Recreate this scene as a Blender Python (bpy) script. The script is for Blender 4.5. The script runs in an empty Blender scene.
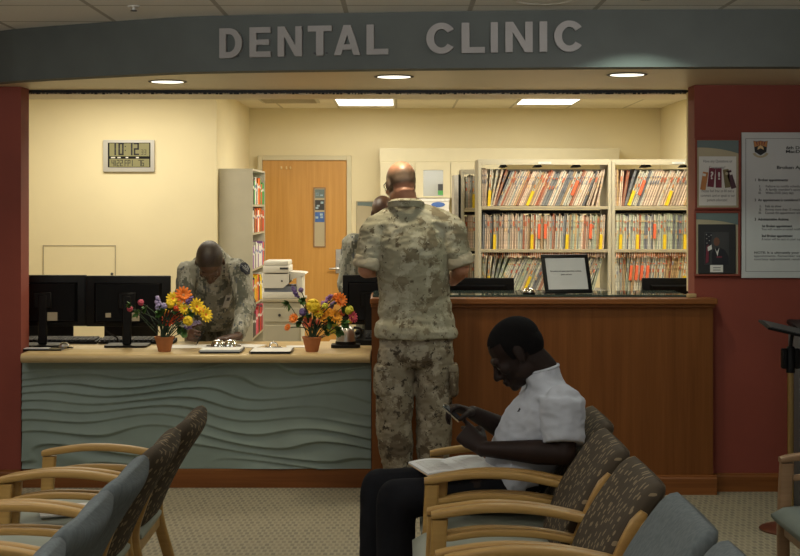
import bpy, bmesh, math, random
from mathutils import Vector, Matrix, noise as mnoise

random.seed(7)
S = bpy.context.scene
C = S.collection
PI = math.pi
F = 1450.0                     # focal length in pixels of the 800 px wide frame
EYE = 1.61                     # camera height
HY = 205.0                     # row of the horizon


def P(px, py, d):
    """Point that stands at distance d from the camera and shows at (px, py)."""
    return Vector(((px - 400) * d / F, d, EYE - (py - HY) * d / F))


# ------------------------------------------------------------------ camera
cam_d = bpy.data.cameras.new('camera')
cam = bpy.data.objects.new('camera', cam_d)
C.objects.link(cam)
cam.location = (0, 0, EYE)
cam.rotation_euler = (PI / 2, 0, 0)
cam_d.sensor_width = 36.0
cam_d.lens = 36.0 * F / 800.0
cam_d.shift_y = -(278 - HY) / 800.0
cam_d.clip_start = 0.05
S.camera = cam

# ------------------------------------------------------------------ world, exposure
w = bpy.data.worlds.new('world')
S.world = w
w.use_nodes = True
w.node_tree.nodes['Background'].inputs[0].default_value = (0.9, 0.85, 0.75, 1)
w.node_tree.nodes['Background'].inputs[1].default_value = 0.02
S.view_settings.view_transform = 'Standard'
S.view_settings.look = 'None'
S.view_settings.gamma = 1.0
S.view_settings.exposure = 0.0
S.view_settings.use_curve_mapping = False


def area(name, loc, sx, sy, power, color, rot=(0, 0, 0), spread=None):
    d = bpy.data.lights.new(name, 'AREA')
    d.shape = 'RECTANGLE'
    d.size, d.size_y = sx, sy
    d.energy = power
    d.color = color
    if spread:
        d.spread = spread
    o = bpy.data.objects.new(name, d)
    C.objects.link(o)
    o.location = loc
    o.rotation_euler = rot
    return o


# dim ceiling fixtures of the waiting room (over and behind the camera)
WAIT = (1.0, 0.98, 0.93)
for (lx, ly, pw) in ((-1.9, 4.1, 22), (1.9, 4.1, 8), (0.0, 2.2, 11), (-2.4, 6.3, 9), (1.0, 6.1, 6)):
    area('waiting_room_light', (lx, ly, 2.54), 1.2, 0.6, pw, WAIT)
# added unseen uplight behind the camera, narrowed to brighten only fascia and ceiling
area('added_uplight', (0.0, 0.2, 2.10), 5.0, 0.25, 27, (1.0, 0.99, 0.95), (PI / 2 + 0.28, 0, 0), 0.75)
# added unseen fill lamp behind the camera, lifts surfaces that face it
area('added_front_fill', (-0.6, -1.9, 1.5), 4.0, 1.9, 11, (0.95, 0.98, 1.0), (PI / 2 + 0.10, 0, 0))
# office fixtures
OFF = (1.0, 0.92, 0.74)
for (lx, ly, pw) in ((-2.35, 11.75, 36), (-1.25, 9.7, 26), (0.1, 13.4, 46), (1.4, 9.3, 40), (1.4, 13.2, 38)):
    area('office_ceiling_light', (lx, ly, 2.63), 1.2, 0.6, pw, OFF)


# ------------------------------------------------------------------ materials
def nodes_of(m):
    m.use_nodes = True
    nt = m.node_tree
    return nt, nt.nodes, nt.links, nt.nodes['Principled BSDF']


def mat(name, col, rough=0.6, metal=0.0, var=0.0, scale=8.0, stretch=(1, 1, 1), bump=0.0, bscale=200.0,
        col2=None, spec=0.5, emit=None, estr=0.0, trans=0.0, rnd=0.0):
    m = bpy.data.materials.new(name)
    nt, N, L, b = nodes_of(m)
    b.inputs['Roughness'].default_value = rough
    b.inputs['Metallic'].default_value = metal
    b.inputs['Specular IOR Level'].default_value = spec
    b.inputs['Base Color'].default_value = (*col, 1)
    m.diffuse_color = (*col, 1)
    if trans:
        b.inputs['Transmission Weight'].default_value = trans
    if emit:
        b.inputs['Emission Color'].default_value = (*emit, 1)
        b.inputs['Emission Strength'].default_value = estr
    tc = mp = None
    if var or col2 or bump:
        tc = N.new('ShaderNodeTexCoord')
        mp = N.new('ShaderNodeMapping')
        mp.inputs['Scale'].default_value = stretch
        L.new(tc.outputs['Object'], mp.inputs[0])
    out = None
    if var or col2:
        nz = N.new('ShaderNodeTexNoise')
        nz.inputs['Scale'].default_value = scale
        nz.inputs['Detail'].default_value = 5
        L.new(mp.outputs[0], nz.inputs['Vector'])
        mx = N.new('ShaderNodeMix')
        mx.data_type = 'RGBA'
        c2 = col2 or tuple(c * (1 - var) for c in col)
        c1 = col if col2 else tuple(min(1, c * (1 + var)) for c in col)
        mx.inputs[6].default_value = (*c1, 1)
        mx.inputs[7].default_value = (*c2, 1)
        cr = N.new('ShaderNodeValToRGB')
        cr.color_ramp.elements[0].position = 0.35
        cr.color_ramp.elements[1].position = 0.65
        L.new(nz.outputs[0], cr.inputs[0])
        L.new(cr.outputs[0], mx.inputs[0])
        out = mx.outputs[2]
        L.new(out, b.inputs['Base Color'])
    if rnd:
        oi = N.new('ShaderNodeObjectInfo')
        hs = N.new('ShaderNodeHueSaturation')
        mr = N.new('ShaderNodeMapRange')
        mr.inputs[3].default_value = 1 - rnd
        mr.inputs[4].default_value = 1 + rnd
        L.new(oi.outputs['Random'], mr.inputs[0])
        L.new(mr.outputs[0], hs.inputs['Value'])
        if out:
            L.new(out, hs.inputs['Color'])
        else:
            hs.inputs['Color'].default_value = (*col, 1)
        L.new(hs.outputs[0], b.inputs['Base Color'])
    if bump:
        n2 = N.new('ShaderNodeTexNoise')
        n2.inputs['Scale'].default_value = bscale
        n2.inputs['Detail'].default_value = 3
        L.new(mp.outputs[0], n2.inputs['Vector'])
        bp = N.new('ShaderNodeBump')
        bp.inputs['Strength'].default_value = bump
        bp.inputs['Distance'].default_value = 0.004
        L.new(n2.outputs[0], bp.inputs['Height'])
        L.new(bp.outputs[0], b.inputs['Normal'])
    return m


def math_node(N, L, op, a, b=None, c=None):
    n = N.new('ShaderNodeMath')
    n.operation = op
    for i, v in enumerate((a, b, c)):
        if v is None:
            continue
        if isinstance(v, (int, float)):
            n.inputs[i].default_value = v
        else:
            L.new(v, n.inputs[i])
    return n.outputs[0]


def mixc(N, L, fac, c1, c2):
    mx = N.new('ShaderNodeMix')
    mx.data_type = 'RGBA'
    for i, v in ((0, fac), (6, c1), (7, c2)):
        if isinstance(v, (int, float)):
            mx.inputs[i].default_value = v
        elif isinstance(v, tuple):
            mx.inputs[i].default_value = (*v, 1)
        else:
            L.new(v, mx.inputs[i])
    return mx.outputs[2]


def ceiling_mat(name, ox, oy, col, gridcol):
    m = bpy.data.materials.new(name)
    nt, N, L, b = nodes_of(m)
    b.inputs['Roughness'].default_value = 0.9
    tc = N.new('ShaderNodeTexCoord')
    sp = N.new('ShaderNodeSeparateXYZ')
    L.new(tc.outputs['Object'], sp.inputs[0])

    def ln(o, off):
        v = math_node(N, L, 'ADD', o, 61.0 - off + 0.012)
        v = math_node(N, L, 'MODULO', v, 0.61)
        return math_node(N, L, 'LESS_THAN', v, 0.024)
    fac = math_node(N, L, 'MAXIMUM', ln(sp.outputs[0], ox), ln(sp.outputs[1], oy))
    nz = N.new('ShaderNodeTexNoise')
    nz.inputs['Scale'].default_value = 90
    L.new(tc.outputs['Object'], nz.inputs['Vector'])
    base = mixc(N, L, nz.outputs[0], tuple(c * 0.9 for c in col), tuple(min(1, c * 1.08) for c in col))
    L.new(mixc(N, L, fac, base, gridcol), b.inputs['Base Color'])
    bp = N.new('ShaderNodeBump')
    bp.inputs['Strength'].default_value = 0.5
    bp.inputs['Distance'].default_value = 0.006
    inv = math_node(N, L, 'SUBTRACT', 1.0, fac)
    L.new(inv, bp.inputs['Height'])
    L.new(bp.outputs[0], b.inputs['Normal'])
    return m


def carpet_mat(name):
    m = bpy.data.materials.new(name)
    nt, N, L, b = nodes_of(m)
    b.inputs['Roughness'].default_value = 0.95
    b.inputs['Specular IOR Level'].default_value = 0.1
    tc = N.new('ShaderNodeTexCoord')
    br = N.new('ShaderNodeTexBrick')
    br.inputs['Scale'].default_value = 1.0
    br.inputs['Brick Width'].default_value = 0.030
    br.inputs['Row Height'].default_value = 0.060
    br.inputs['Mortar Size'].default_value = 0.0065
    br.inputs['Mortar Smooth'].default_value = 0.3
    br.inputs['Color1'].default_value = (0.285, 0.245, 0.165, 1)
    br.inputs['Color2'].default_value = (0.20, 0.178, 0.130, 1)
    br.inputs['Mortar'].default_value = (0.35, 0.305, 0.215, 1)
    L.new(tc.outputs['Object'], br.inputs['Vector'])
    nz = N.new('ShaderNodeTexNoise')
    nz.inputs['Scale'].default_value = 3.0
    L.new(tc.outputs['Object'], nz.inputs['Vector'])
    nz2 = N.new('ShaderNodeTexNoise')
    nz2.inputs['Scale'].default_value = 160.0
    L.new(tc.outputs['Object'], nz2.inputs['Vector'])
    c = mixc(N, L, math_node(N, L, 'MULTIPLY', nz2.outputs[0], 0.45), br.outputs[0], (0.225, 0.205, 0.16))
    L.new(c, b.inputs['Base Color'])
    bp = N.new('ShaderNodeBump')
    bp.inputs['Strength'].default_value = 0.5
    bp.inputs['Distance'].default_value = 0.004
    L.new(nz2.outputs[0], bp.inputs['Height'])
    L.new(bp.outputs[0], b.inputs['Normal'])
    return m


def wood_mat(name, c1, c2, rough=0.4, axis='Z', scale=1.0, spec=0.4):
    """Veneer whose grain runs along the given object axis."""
    m = bpy.data.materials.new(name)
    nt, N, L, b = nodes_of(m)
    b.inputs['Roughness'].default_value = rough
    b.inputs['Specular IOR Level'].default_value = spec
    tc = N.new('ShaderNodeTexCoord')
    mp = N.new('ShaderNodeMapping')
    s = [18 * scale] * 3
    s['XYZ'.index(axis)] = 0.8 * scale
    mp.inputs['Scale'].default_value = s
    L.new(tc.outputs['Object'], mp.inputs[0])
    n1 = N.new('ShaderNodeTexNoise')
    n1.inputs['Scale'].default_value = 1.0
    n1.inputs['Detail'].default_value = 6
    n1.inputs['Distortion'].default_value = 0.6
    L.new(mp.outputs[0], n1.inputs['Vector'])
    mp2 = N.new('ShaderNodeMapping')
    s2 = [120 * scale] * 3
    s2['XYZ'.index(axis)] = 3 * scale
    mp2.inputs['Scale'].default_value = s2
    L.new(tc.outputs['Object'], mp2.inputs[0])
    n2 = N.new('ShaderNodeTexNoise')
    n2.inputs['Scale'].default_value = 1.0
    L.new(mp2.outputs[0], n2.inputs['Vector'])
    f = math_node(N, L, 'MULTIPLY_ADD', n2.outputs[0], 0.35, math_node(N, L, 'MULTIPLY', n1.outputs[0], 0.75))
    cr = N.new('ShaderNodeValToRGB')
    cr.color_ramp.elements[0].position = 0.38
    cr.color_ramp.elements[1].position = 0.72
    cr.color_ramp.elements[0].color = (*c1, 1)
    cr.color_ramp.elements[1].color = (*c2, 1)
    L.new(f, cr.inputs[0])
    L.new(cr.outputs[0], b.inputs['Base Color'])
    return m


def camo_mat(name, cell, cols, th, scale=9.0, stretch=(1, 1, 1), rough=0.9):
    """Digital camouflage: noise read on small square cells."""
    m = bpy.data.materials.new(name)
    nt, N, L, b = nodes_of(m)
    b.inputs['Roughness'].default_value = rough
    b.inputs['Specular IOR Level'].default_value = 0.1
    tc = N.new('ShaderNodeTexCoord')
    sn = N.new('ShaderNodeVectorMath')
    sn.operation = 'SNAP'
    sn.inputs[1].default_value = (cell, cell, cell)
    L.new(tc.outputs['Object'], sn.inputs[0])
    cur = cols[0]
    for i, (c, t) in enumerate(zip(cols[1:], th)):
        mp = N.new('ShaderNodeMapping')
        mp.inputs['Location'].default_value = (3.1 * i, 7.7 * i, 1.3 * i)
        mp.inputs['Scale'].default_value = stretch
        L.new(sn.outputs[0], mp.inputs[0])
        nz = N.new('ShaderNodeTexNoise')
        nz.inputs['Scale'].default_value = scale * (1.0 if i < 2 else 2.6)
        nz.inputs['Detail'].default_value = 6
        nz.inputs['Roughness'].default_value = 0.68
        L.new(mp.outputs[0], nz.inputs['Vector'])
        mr = N.new('ShaderNodeMapRange')
        mr.inputs[1].default_value = t - 0.015
        mr.inputs[2].default_value = t + 0.015
        L.new(nz.outputs[0], mr.inputs[0])
        cur = mixc(N, L, mr.outputs[0], cur, c)
    L.new(cur, b.inputs['Base Color'])
    return m


def leaf_fabric(name, base, dark, leaf, rough=0.85):
    """Woven brown cloth with a scatter of pale leaves on wavy stems."""
    m = bpy.data.materials.new(name)
    nt, N, L, b = nodes_of(m)
    b.inputs['Roughness'].default_value = rough
    b.inputs['Specular IOR Level'].default_value = 0.2
    tc = N.new('ShaderNodeTexCoord')
    sp = N.new('ShaderNodeSeparateXYZ')
    L.new(tc.outputs['Object'], sp.inputs[0])
    cb = N.new('ShaderNodeCombineXYZ')          # (across, up) of the backrest
    L.new(sp.outputs[1], cb.inputs[0])
    L.new(sp.outputs[2], cb.inputs[1])
    # leaves: stretched cells, tilted both ways
    fac = None
    for k, (rz, loc) in enumerate(((0.6, 0.0), (-0.7, 0.37))):
        mp = N.new('ShaderNodeMapping')
        mp.inputs['Rotation'].default_value = (0, 0, rz)
        mp.inputs['Location'].default_value = (loc, loc * 2, 0)
        mp.inputs['Scale'].default_value = (30, 29, 1)
        L.new(cb.outputs[0], mp.inputs[0])
        vo = N.new('ShaderNodeTexVoronoi')
        vo.voronoi_dimensions = '2D'
        vo.inputs['Randomness'].default_value = 0.75
        L.new(mp.outputs[0], vo.inputs['Vector'])
        vo.inputs['Scale'].default_value = 0.80
        f = math_node(N, L, 'LESS_THAN', vo.outputs['Distance'], 0.165)
        fac = f if fac is None else math_node(N, L, 'MAXIMUM', fac, f)
    wv = N.new('ShaderNodeTexWave')
    wv.wave_type = 'BANDS'
    wv.bands_direction = 'X'
    wv.inputs['Scale'].default_value = 9.0
    wv.inputs['Distortion'].default_value = 5.0
    wv.inputs['Detail'].default_value = 1.0
    wv.inputs['Detail Scale'].default_value = 1.6
    L.new(cb.outputs[0], wv.inputs['Vector'])
    stem = math_node(N, L, 'GREATER_THAN', wv.outputs['Fac'], 0.965)
    mpn = N.new('ShaderNodeMapping')
    mpn.inputs['Scale'].default_value = (70, 2, 1)
    L.new(cb.outputs[0], mpn.inputs[0])
    nz = N.new('ShaderNodeTexNoise')
    nz.inputs['Scale'].default_value = 1.0
    L.new(mpn.outputs[0], nz.inputs['Vector'])
    bc = mixc(N, L, nz.outputs[0], dark, base)
    bc = mixc(N, L, math_node(N, L, 'MULTIPLY', stem, 0.0), bc, leaf)
    bc = mixc(N, L, math_node(N, L, 'MULTIPLY', fac, 0.8), bc, leaf)
    L.new(bc, b.inputs['Base Color'])
    return m


M = {}
M['red_wall'] = mat('red_wall', (0.25, 0.052, 0.032), 0.75, var=0.06, scale=3, bump=0.15)
M['cream_wall'] = mat('cream_wall', (0.80, 0.71, 0.47), 0.8, var=0.02, scale=2, bump=0.08)
M['beige_soffit'] = mat('beige_soffit', (0.66, 0.57, 0.40), 0.4, var=0.04, scale=2)
M['grey_wall'] = mat('grey_wall', (0.40, 0.38, 0.33), 0.8, var=0.05)
M['fascia'] = mat('fascia', (0.098, 0.108, 0.099), 0.7, var=0.06, scale=6, bump=0.1)
M['letter'] = mat('letter', (0.29, 0.27, 0.255), 0.5, metal=0.1, var=0.05)
M['ceiling'] = ceiling_mat('ceiling_tile', -0.267, 6.95, (0.88, 0.86, 0.82), (0.50, 0.47, 0.43))
M['ceiling_office'] = ceiling_mat('office_ceiling_tile', -0.652, 8.84, (0.80, 0.74, 0.58), (0.52, 0.48, 0.36))
M['carpet'] = carpet_mat('carpet')
M['cherry'] = wood_mat('cherry_veneer', (0.150, 0.050, 0.0125), (0.215, 0.077, 0.020), 0.42, spec=0.22)
M['cherry_x'] = wood_mat('cherry_trim', (0.18, 0.060, 0.016), (0.27, 0.098, 0.027), 0.42, spec=0.25, axis='X')
M['honey'] = wood_mat('honey_maple', (0.36, 0.200, 0.056), (0.49, 0.295, 0.088), 0.38, axis='X', scale=0.8)
M['dull_wood'] = wood_mat('brown_maple', (0.26, 0.15, 0.075), (0.36, 0.22, 0.115), 0.4, axis='X', scale=0.8)
M['maple_top'] = wood_mat('maple_laminate', (0.50, 0.36, 0.17), (0.62, 0.47, 0.25), 0.3, axis='X', scale=0.6)
M['door_wood'] = wood_mat('door_veneer', (0.52, 0.26, 0.058), (0.62, 0.335, 0.088), 0.4)
M['sage'] = mat('sage_panel', (0.245, 0.305, 0.265), 0.55, var=0.03)
M['black'] = mat('black_plastic', (0.005, 0.005, 0.0055), 0.5, var=0.2, scale=30, spec=0.22)
M['black_gloss'] = mat('black_gloss', (0.004, 0.004, 0.0045), 0.3, spec=0.25)
M['dark_grey'] = mat('dark_grey', (0.045, 0.045, 0.048), 0.55, var=0.1)
M['white_paper'] = mat('white_paper', (0.74, 0.73, 0.70), 0.8, var=0.02)
M['grey_paper'] = mat('grey_paper', (0.60, 0.61, 0.62), 0.7, var=0.02)
M['ink'] = mat('ink', (0.03, 0.03, 0.035), 0.8)
M['ink_grey'] = mat('ink_grey', (0.16, 0.16, 0.17), 0.8)
M['putty'] = mat('putty_metal', (0.49, 0.46, 0.36), 0.5, var=0.03)
M['putty_dark'] = mat('putty_shelf', (0.42, 0.37, 0.26), 0.55, var=0.05)
M['printer'] = mat('printer_plastic', (0.68, 0.66, 0.60), 0.5, var=0.02)
M['printer_grey'] = mat('printer_grey', (0.22, 0.25, 0.33), 0.5)
M['cab_white'] = mat('cabinet_laminate', (0.62, 0.56, 0.38), 0.5, var=0.02)
M['chrome'] = mat('chrome', (0.75, 0.75, 0.74), 0.12, metal=1.0)
M['steel'] = mat('brushed_steel', (0.55, 0.55, 0.54), 0.35, metal=1.0, var=0.05)
M['brass'] = mat('brass', (0.62, 0.45, 0.20), 0.28, metal=1.0, var=0.06)
M['bronze'] = mat('bronze_base', (0.20, 0.075, 0.045), 0.32, metal=0.6)
M['glass'] = mat('smoked_glass', (0.05, 0.075, 0.065), 0.04, spec=0.9)
M['glass_grey'] = mat('cabinet_glass', (0.36, 0.37, 0.33), 0.15)
M['terracotta'] = mat('terracotta', (0.42, 0.155, 0.055), 0.8, var=0.1, scale=20, bump=0.2)
M['lamp_on'] = mat('lamp_on', (1, 1, 1), 0.5, emit=(1.0, 0.93, 0.74), estr=2.2)
M['troffer_on'] = mat('troffer_on', (1, 1, 1), 0.5, emit=(1.0, 0.96, 0.84), estr=4.2)
M['white_metal'] = mat('white_metal', (0.70, 0.68, 0.62), 0.5)
M['bezel_grey'] = mat('clock_case', (0.50, 0.49, 0.46), 0.45)
M['lcd'] = mat('lcd', (0.26, 0.25, 0.13), 0.3)
M['blue_fabric'] = mat('slate_fabric', (0.150, 0.170, 0.170), 0.9, var=0.13, scale=1.0, stretch=(90, 90, 25), bump=0.2, bscale=300, spec=0.15)
M['sage_fabric'] = mat('sage_vinyl', (0.315, 0.335, 0.265), 0.6, var=0.04, scale=12)
M['dull_seat'] = mat('green_grey_vinyl', (0.155, 0.185, 0.16), 0.6, var=0.04, scale=12)
M['leaf_fabric'] = leaf_fabric('leaf_fabric', (0.100, 0.076, 0.048), (0.052, 0.039, 0.027), (0.30, 0.225, 0.13))
M['skin_dark'] = mat('deep_brown_skin', (0.024, 0.0135, 0.010), 0.58, var=0.15, scale=12, bump=0.08, spec=0.2)
M['skin_brown'] = mat('brown_skin', (0.085, 0.040, 0.024), 0.42, var=0.15, scale=12, bump=0.08)
M['skin_fair'] = mat('ruddy_skin', (0.50, 0.235, 0.145), 0.45, var=0.12, scale=10, bump=0.08)
M['hair_dark'] = mat('black_hair', (0.008, 0.007, 0.007), 0.9, bump=0.6, bscale=350, spec=0.12)
M['stubble'] = mat('grey_brown_stubble', (0.17, 0.115, 0.08), 0.8, bump=0.5, bscale=400, var=0.15, scale=40)
M['eye'] = mat('eye_white', (0.22, 0.20, 0.18), 0.3)
M['iris'] = mat('dark_iris', (0.012, 0.008, 0.006), 0.2)
M['tshirt'] = mat('white_cotton', (0.52, 0.54, 0.58), 0.9, var=0.03, bump=0.15, bscale=300, spec=0.1)
M['trousers'] = mat('black_cloth', (0.011, 0.011, 0.013), 0.9, var=0.2, bump=0.2, spec=0.15)
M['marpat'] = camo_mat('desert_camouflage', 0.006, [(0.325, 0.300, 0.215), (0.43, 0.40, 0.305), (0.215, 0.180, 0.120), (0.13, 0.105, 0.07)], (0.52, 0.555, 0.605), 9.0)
M['marpat_shaded'] = camo_mat('desert_camouflage_shaded', 0.006, [(0.225, 0.19, 0.135), (0.32, 0.28, 0.21), (0.12, 0.092, 0.062), (0.06, 0.047, 0.034)], (0.525, 0.55, 0.60), 9.0)  # blouse camouflage again, darkened to put the shade on the legs into colour
M['abu'] = camo_mat('grey_green_camouflage', 0.010, [(0.30, 0.30, 0.25), (0.44, 0.44, 0.385), (0.135, 0.142, 0.118), (0.13, 0.145, 0.155)], (0.52, 0.535, 0.60), 9.0, (1.6, 1.6, 0.6))
M['boot'] = mat('tan_suede', (0.17, 0.125, 0.08), 0.9, var=0.1)
M['sole'] = mat('dark_sole', (0.03, 0.026, 0.022), 0.8)
M['patch'] = mat('navy_patch', (0.03, 0.035, 0.05), 0.9)
M['patch_light'] = mat('silver_thread', (0.33, 0.35, 0.37), 0.8)
M['green_leaf'] = mat('green_leaf', (0.065, 0.155, 0.035), 0.6, var=0.35, scale=30)
M['dark_stem'] = mat('dark_stem', (0.018, 0.040, 0.016), 0.6)
for nm, c in (('yellow', (0.82, 0.58, 0.02)), ('amber', (0.85, 0.37, 0.02)), ('orange', (0.80, 0.20, 0.015)),
              ('vermilion', (0.62, 0.075, 0.015)), ('coral', (0.85, 0.16, 0.07)), ('pink', (0.58, 0.09, 0.15)),
              ('lavender', (0.36, 0.31, 0.55)), ('violet', (0.17, 0.11, 0.30)), ('lime', (0.62, 0.62, 0.06)),
              ('maroon', (0.17, 0.022, 0.045)), ('olive', (0.19, 0.155, 0.07)), ('plum', (0.085, 0.035, 0.05)),
              ('rust', (0.52, 0.22, 0.07)), ('blue', (0.06, 0.14, 0.42)), ('teal', (0.13, 0.30, 0.32)),
              ('red', (0.55, 0.03, 0.03)), ('green', (0.08, 0.32, 0.09)), ('white', (0.75, 0.73, 0.68)),
              ('purple', (0.27, 0.13, 0.35)), ('light_blue', (0.35, 0.47, 0.55))):
    M[nm] = mat(nm + '_colour', c, 0.65, var=0.08, scale=25)
M['board_beige'] = mat('board_beige', (0.46, 0.40, 0.27), 0.7, var=0.02)
M['board_blue'] = mat('board_blue_grey', (0.15, 0.20, 0.20), 0.7, var=0.02)
M['print_dark'] = mat('photo_backdrop', (0.022, 0.022, 0.024), 0.5)
M['print_navy'] = mat('photo_navy', (0.012, 0.013, 0.02), 0.5)
M['print_skin'] = mat('photo_skin', (0.15, 0.065, 0.04), 0.5)
M['folder_pink'] = mat('folder_pinkish_cream', (0.80, 0.66, 0.55), 0.8, var=0.25, scale=1, stretch=(1, 1, 55), rnd=0.22)
M['folder_white'] = mat('folder_pale', (0.76, 0.75, 0.66), 0.8, var=0.2, scale=1, stretch=(1, 1, 55), rnd=0.25)
M['folder_green'] = mat('folder_pale_green', (0.58, 0.64, 0.50), 0.8, var=0.22, scale=1, stretch=(1, 1, 55), rnd=0.25)
M['folder_tan'] = mat('folder_tan', (0.60, 0.42, 0.22), 0.8, var=0.25, scale=1, stretch=(1, 1, 55), rnd=0.25)
M['folder_grey'] = mat('folder_blue_grey', (0.22, 0.23, 0.27), 0.8, var=0.3, scale=1, stretch=(1, 1, 55), rnd=0.3)
M['folder_red'] = mat('folder_brick_red', (0.50, 0.16, 0.09), 0.8, var=0.2, scale=1, stretch=(1, 1, 55), rnd=0.2)
M['gap'] = mat('shadow_paper', (0.36, 0.28, 0.21), 0.9)  # paper darkened so the shade between folder leaves is in its colour
M['page_grey'] = mat('shaded_page_edges', (0.30, 0.32, 0.31), 0.9)  # page colour darkened likewise, drawing dark gaps between the leaves
M['kiosk'] = mat('kiosk_metal', (0.11, 0.112, 0.115), 0.45, metal=0.3)
M['page'] = mat('page_print', (0.60, 0.58, 0.52), 0.8, var=0.10, scale=1, stretch=(30, 90, 10))


# ------------------------------------------------------------------ mesh building
def orient(axis):
    return Vector(axis).normalized().to_track_quat('Z', 'Y').to_matrix()


class MB:
    def __init__(s):
        s.bm = bmesh.new()
        s.mi = 0

    def _mark(s, n0):
        s.bm.faces.ensure_lookup_table()
        for f in s.bm.faces[n0:]:
            f.material_index = s.mi

    def box(s, c, size, rot=None, bev=0.0, seg=2):
        n0 = len(s.bm.faces)
        mtx = Matrix.Translation(c) @ (rot.to_4x4() if rot else Matrix.Identity(4)) @ Matrix.Diagonal((*size, 1))
        r = bmesh.ops.create_cube(s.bm, size=1.0, matrix=mtx)
        if bev:
            es = list({e for v in r['verts'] for e in v.link_edges})
            bmesh.ops.bevel(s.bm, geom=es, offset=bev, segments=seg, affect='EDGES', profile=0.5)
        s._mark(n0)
        return s

    def b2(s, x0, x1, y0, y1, z0, z1, bev=0.0, seg=2):
        return s.box(((x0 + x1) / 2, (y0 + y1) / 2, (z0 + z1) / 2), (abs(x1 - x0), abs(y1 - y0), abs(z1 - z0)), None, bev, seg)

    def loft(s, rings, closed=True, caps=True):
        n0 = len(s.bm.faces)
        vs = [[s.bm.verts.new(p) for p in r] for r in rings]
        n = len(rings[0])
        for a, b in zip(vs, vs[1:]):
            for i in range(n if closed else n - 1):
                j = (i + 1) % n
                s.bm.faces.new((a[i], a[j], b[j], b[i]))
        if caps and closed:
            s.bm.faces.new(list(reversed(vs[0])))
            s.bm.faces.new(vs[-1])
        s._mark(n0)
        return s

    def cyl(s, p1, p2, r1, r2=None, n=20):
        p1, p2 = Vector(p1), Vector(p2)
        r2 = r1 if r2 is None else r2
        R = orient(p2 - p1)
        u, v = R.col[0], R.col[1]
        ring = lambda p, r: [p + (u * math.cos(t) + v * math.sin(t)) * r for t in [2 * PI * i / n for i in range(n)]]
        return s.loft([ring(p1, r1), ring(p2, r2)])

    def tube(s, pts, r, n=8):
        pts = [Vector(p) for p in pts]
        rr = r if isinstance(r, (list, tuple)) else [r] * len(pts)
        rings = []
        prev = None
        for i, p in enumerate(pts):
            d = (pts[min(i + 1, len(pts) - 1)] - pts[max(i - 1, 0)]).normalized()
            if prev is None:
                u = orient(d).col[0]
            else:
                u = (prev - d * prev.dot(d)).normalized()
            prev = u
            v = d.cross(u)
            rings.append([p + (u * math.cos(t) + v * math.sin(t)) * rr[i] for t in [2 * PI * k / n for k in range(n)]])
        return s.loft(rings)

    def lathe(s, prof, c=(0, 0, 0), n=28, rot=None):
        c = Vector(c)
        R = rot or Matrix.Identity(3)
        rings = []
        for r, z in prof:
            rings.append([c + R @ Vector((max(r, 1e-4) * math.cos(t), max(r, 1e-4) * math.sin(t), z)) for t in [2 * PI * i / n for i in range(n)]])
        return s.loft(rings)

    def ell(s, c, r, rot=None, seg=16, rg=10):
        n0 = len(s.bm.faces)
        mtx = Matrix.Translation(c) @ (rot.to_4x4() if rot else Matrix.Identity(4)) @ Matrix.Diagonal((*r, 1))
        bmesh.ops.create_uvsphere(s.bm, u_segments=seg, v_segments=rg, radius=1.0, matrix=mtx)
        s._mark(n0)
        return s

    def prism(s, poly, f, d0, d1):
        """poly: 2D outline; f(u, v, d) -> 3D point; extruded from depth d0 to d1."""
        return s.loft([[f(u, v, d0) for u, v in poly], [f(u, v, d1) for u, v in poly]])

    def build(s, name, m, parent=None, loc=None, smooth=40, coll=True):
        bmesh.ops.recalc_face_normals(s.bm, faces=s.bm.faces[:])
        me = bpy.data.meshes.new(name)
        s.bm.to_mesh(me)
        s.bm.free()
        for mm in (m if isinstance(m, (list, tuple)) else [m]):
            me.materials.append(mm)
        if smooth:
            for p in me.polygons:
                p.use_smooth = True
            me.set_sharp_from_angle(angle=math.radians(smooth))
        o = bpy.data.objects.new(name, me)
        C.objects.link(o)
        if parent:
            o.parent = parent
        if loc is not None:
            o.location = loc
        return o


def tag(o, label=None, cat=None, group=None, kind=None):
    if label:
        o['label'] = label
    if cat:
        o['category'] = cat
    if group:
        o['group'] = group
    if kind:
        o['kind'] = kind
    return o


def thing(name, label, cat, loc=(0, 0, 0), rz=0.0, group=None):
    o = bpy.data.objects.new(name, None)
    o.empty_display_size = 0.1
    C.objects.link(o)
    o.location = loc
    o.rotation_euler = (0, 0, rz)
    return tag(o, label, cat, group)


def struct(o):
    o['kind'] = 'structure'
    return o


def copy_tree(o, parent=None):
    c = o.copy()
    C.objects.link(c)
    if parent is not None:
        c.parent = parent
    for ch in list(o.children):
        copy_tree(ch, c)
    return c


def text_mesh(name, body, size, m, parent, loc, align='LEFT', bold=0.0, depth=0.0006, rot=(PI / 2, 0, 0), width=None, leading=1.0):
    cu = bpy.data.curves.new(name, 'FONT')
    cu.body = body
    cu.size = size
    cu.extrude = depth
    cu.offset = bold
    cu.align_x = align
    cu.space_line = leading
    cu.resolution_u = 3
    t = bpy.data.objects.new(name, cu)
    C.objects.link(t)
    dg = bpy.context.evaluated_depsgraph_get()
    me = bpy.data.meshes.new_from_object(t.evaluated_get(dg))
    bpy.data.objects.remove(t)
    o = bpy.data.objects.new(name, me)
    me.materials.clear()
    me.materials.append(m)
    C.objects.link(o)
    if width and len(me.vertices):
        xs = [v.co.x for v in me.vertices]
        k = width / max(1e-6, max(xs) - min(xs))
        for v in me.vertices:
            v.co.x *= k
    o.parent = parent
    o.location = loc
    o.rotation_euler = rot
    return o


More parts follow.
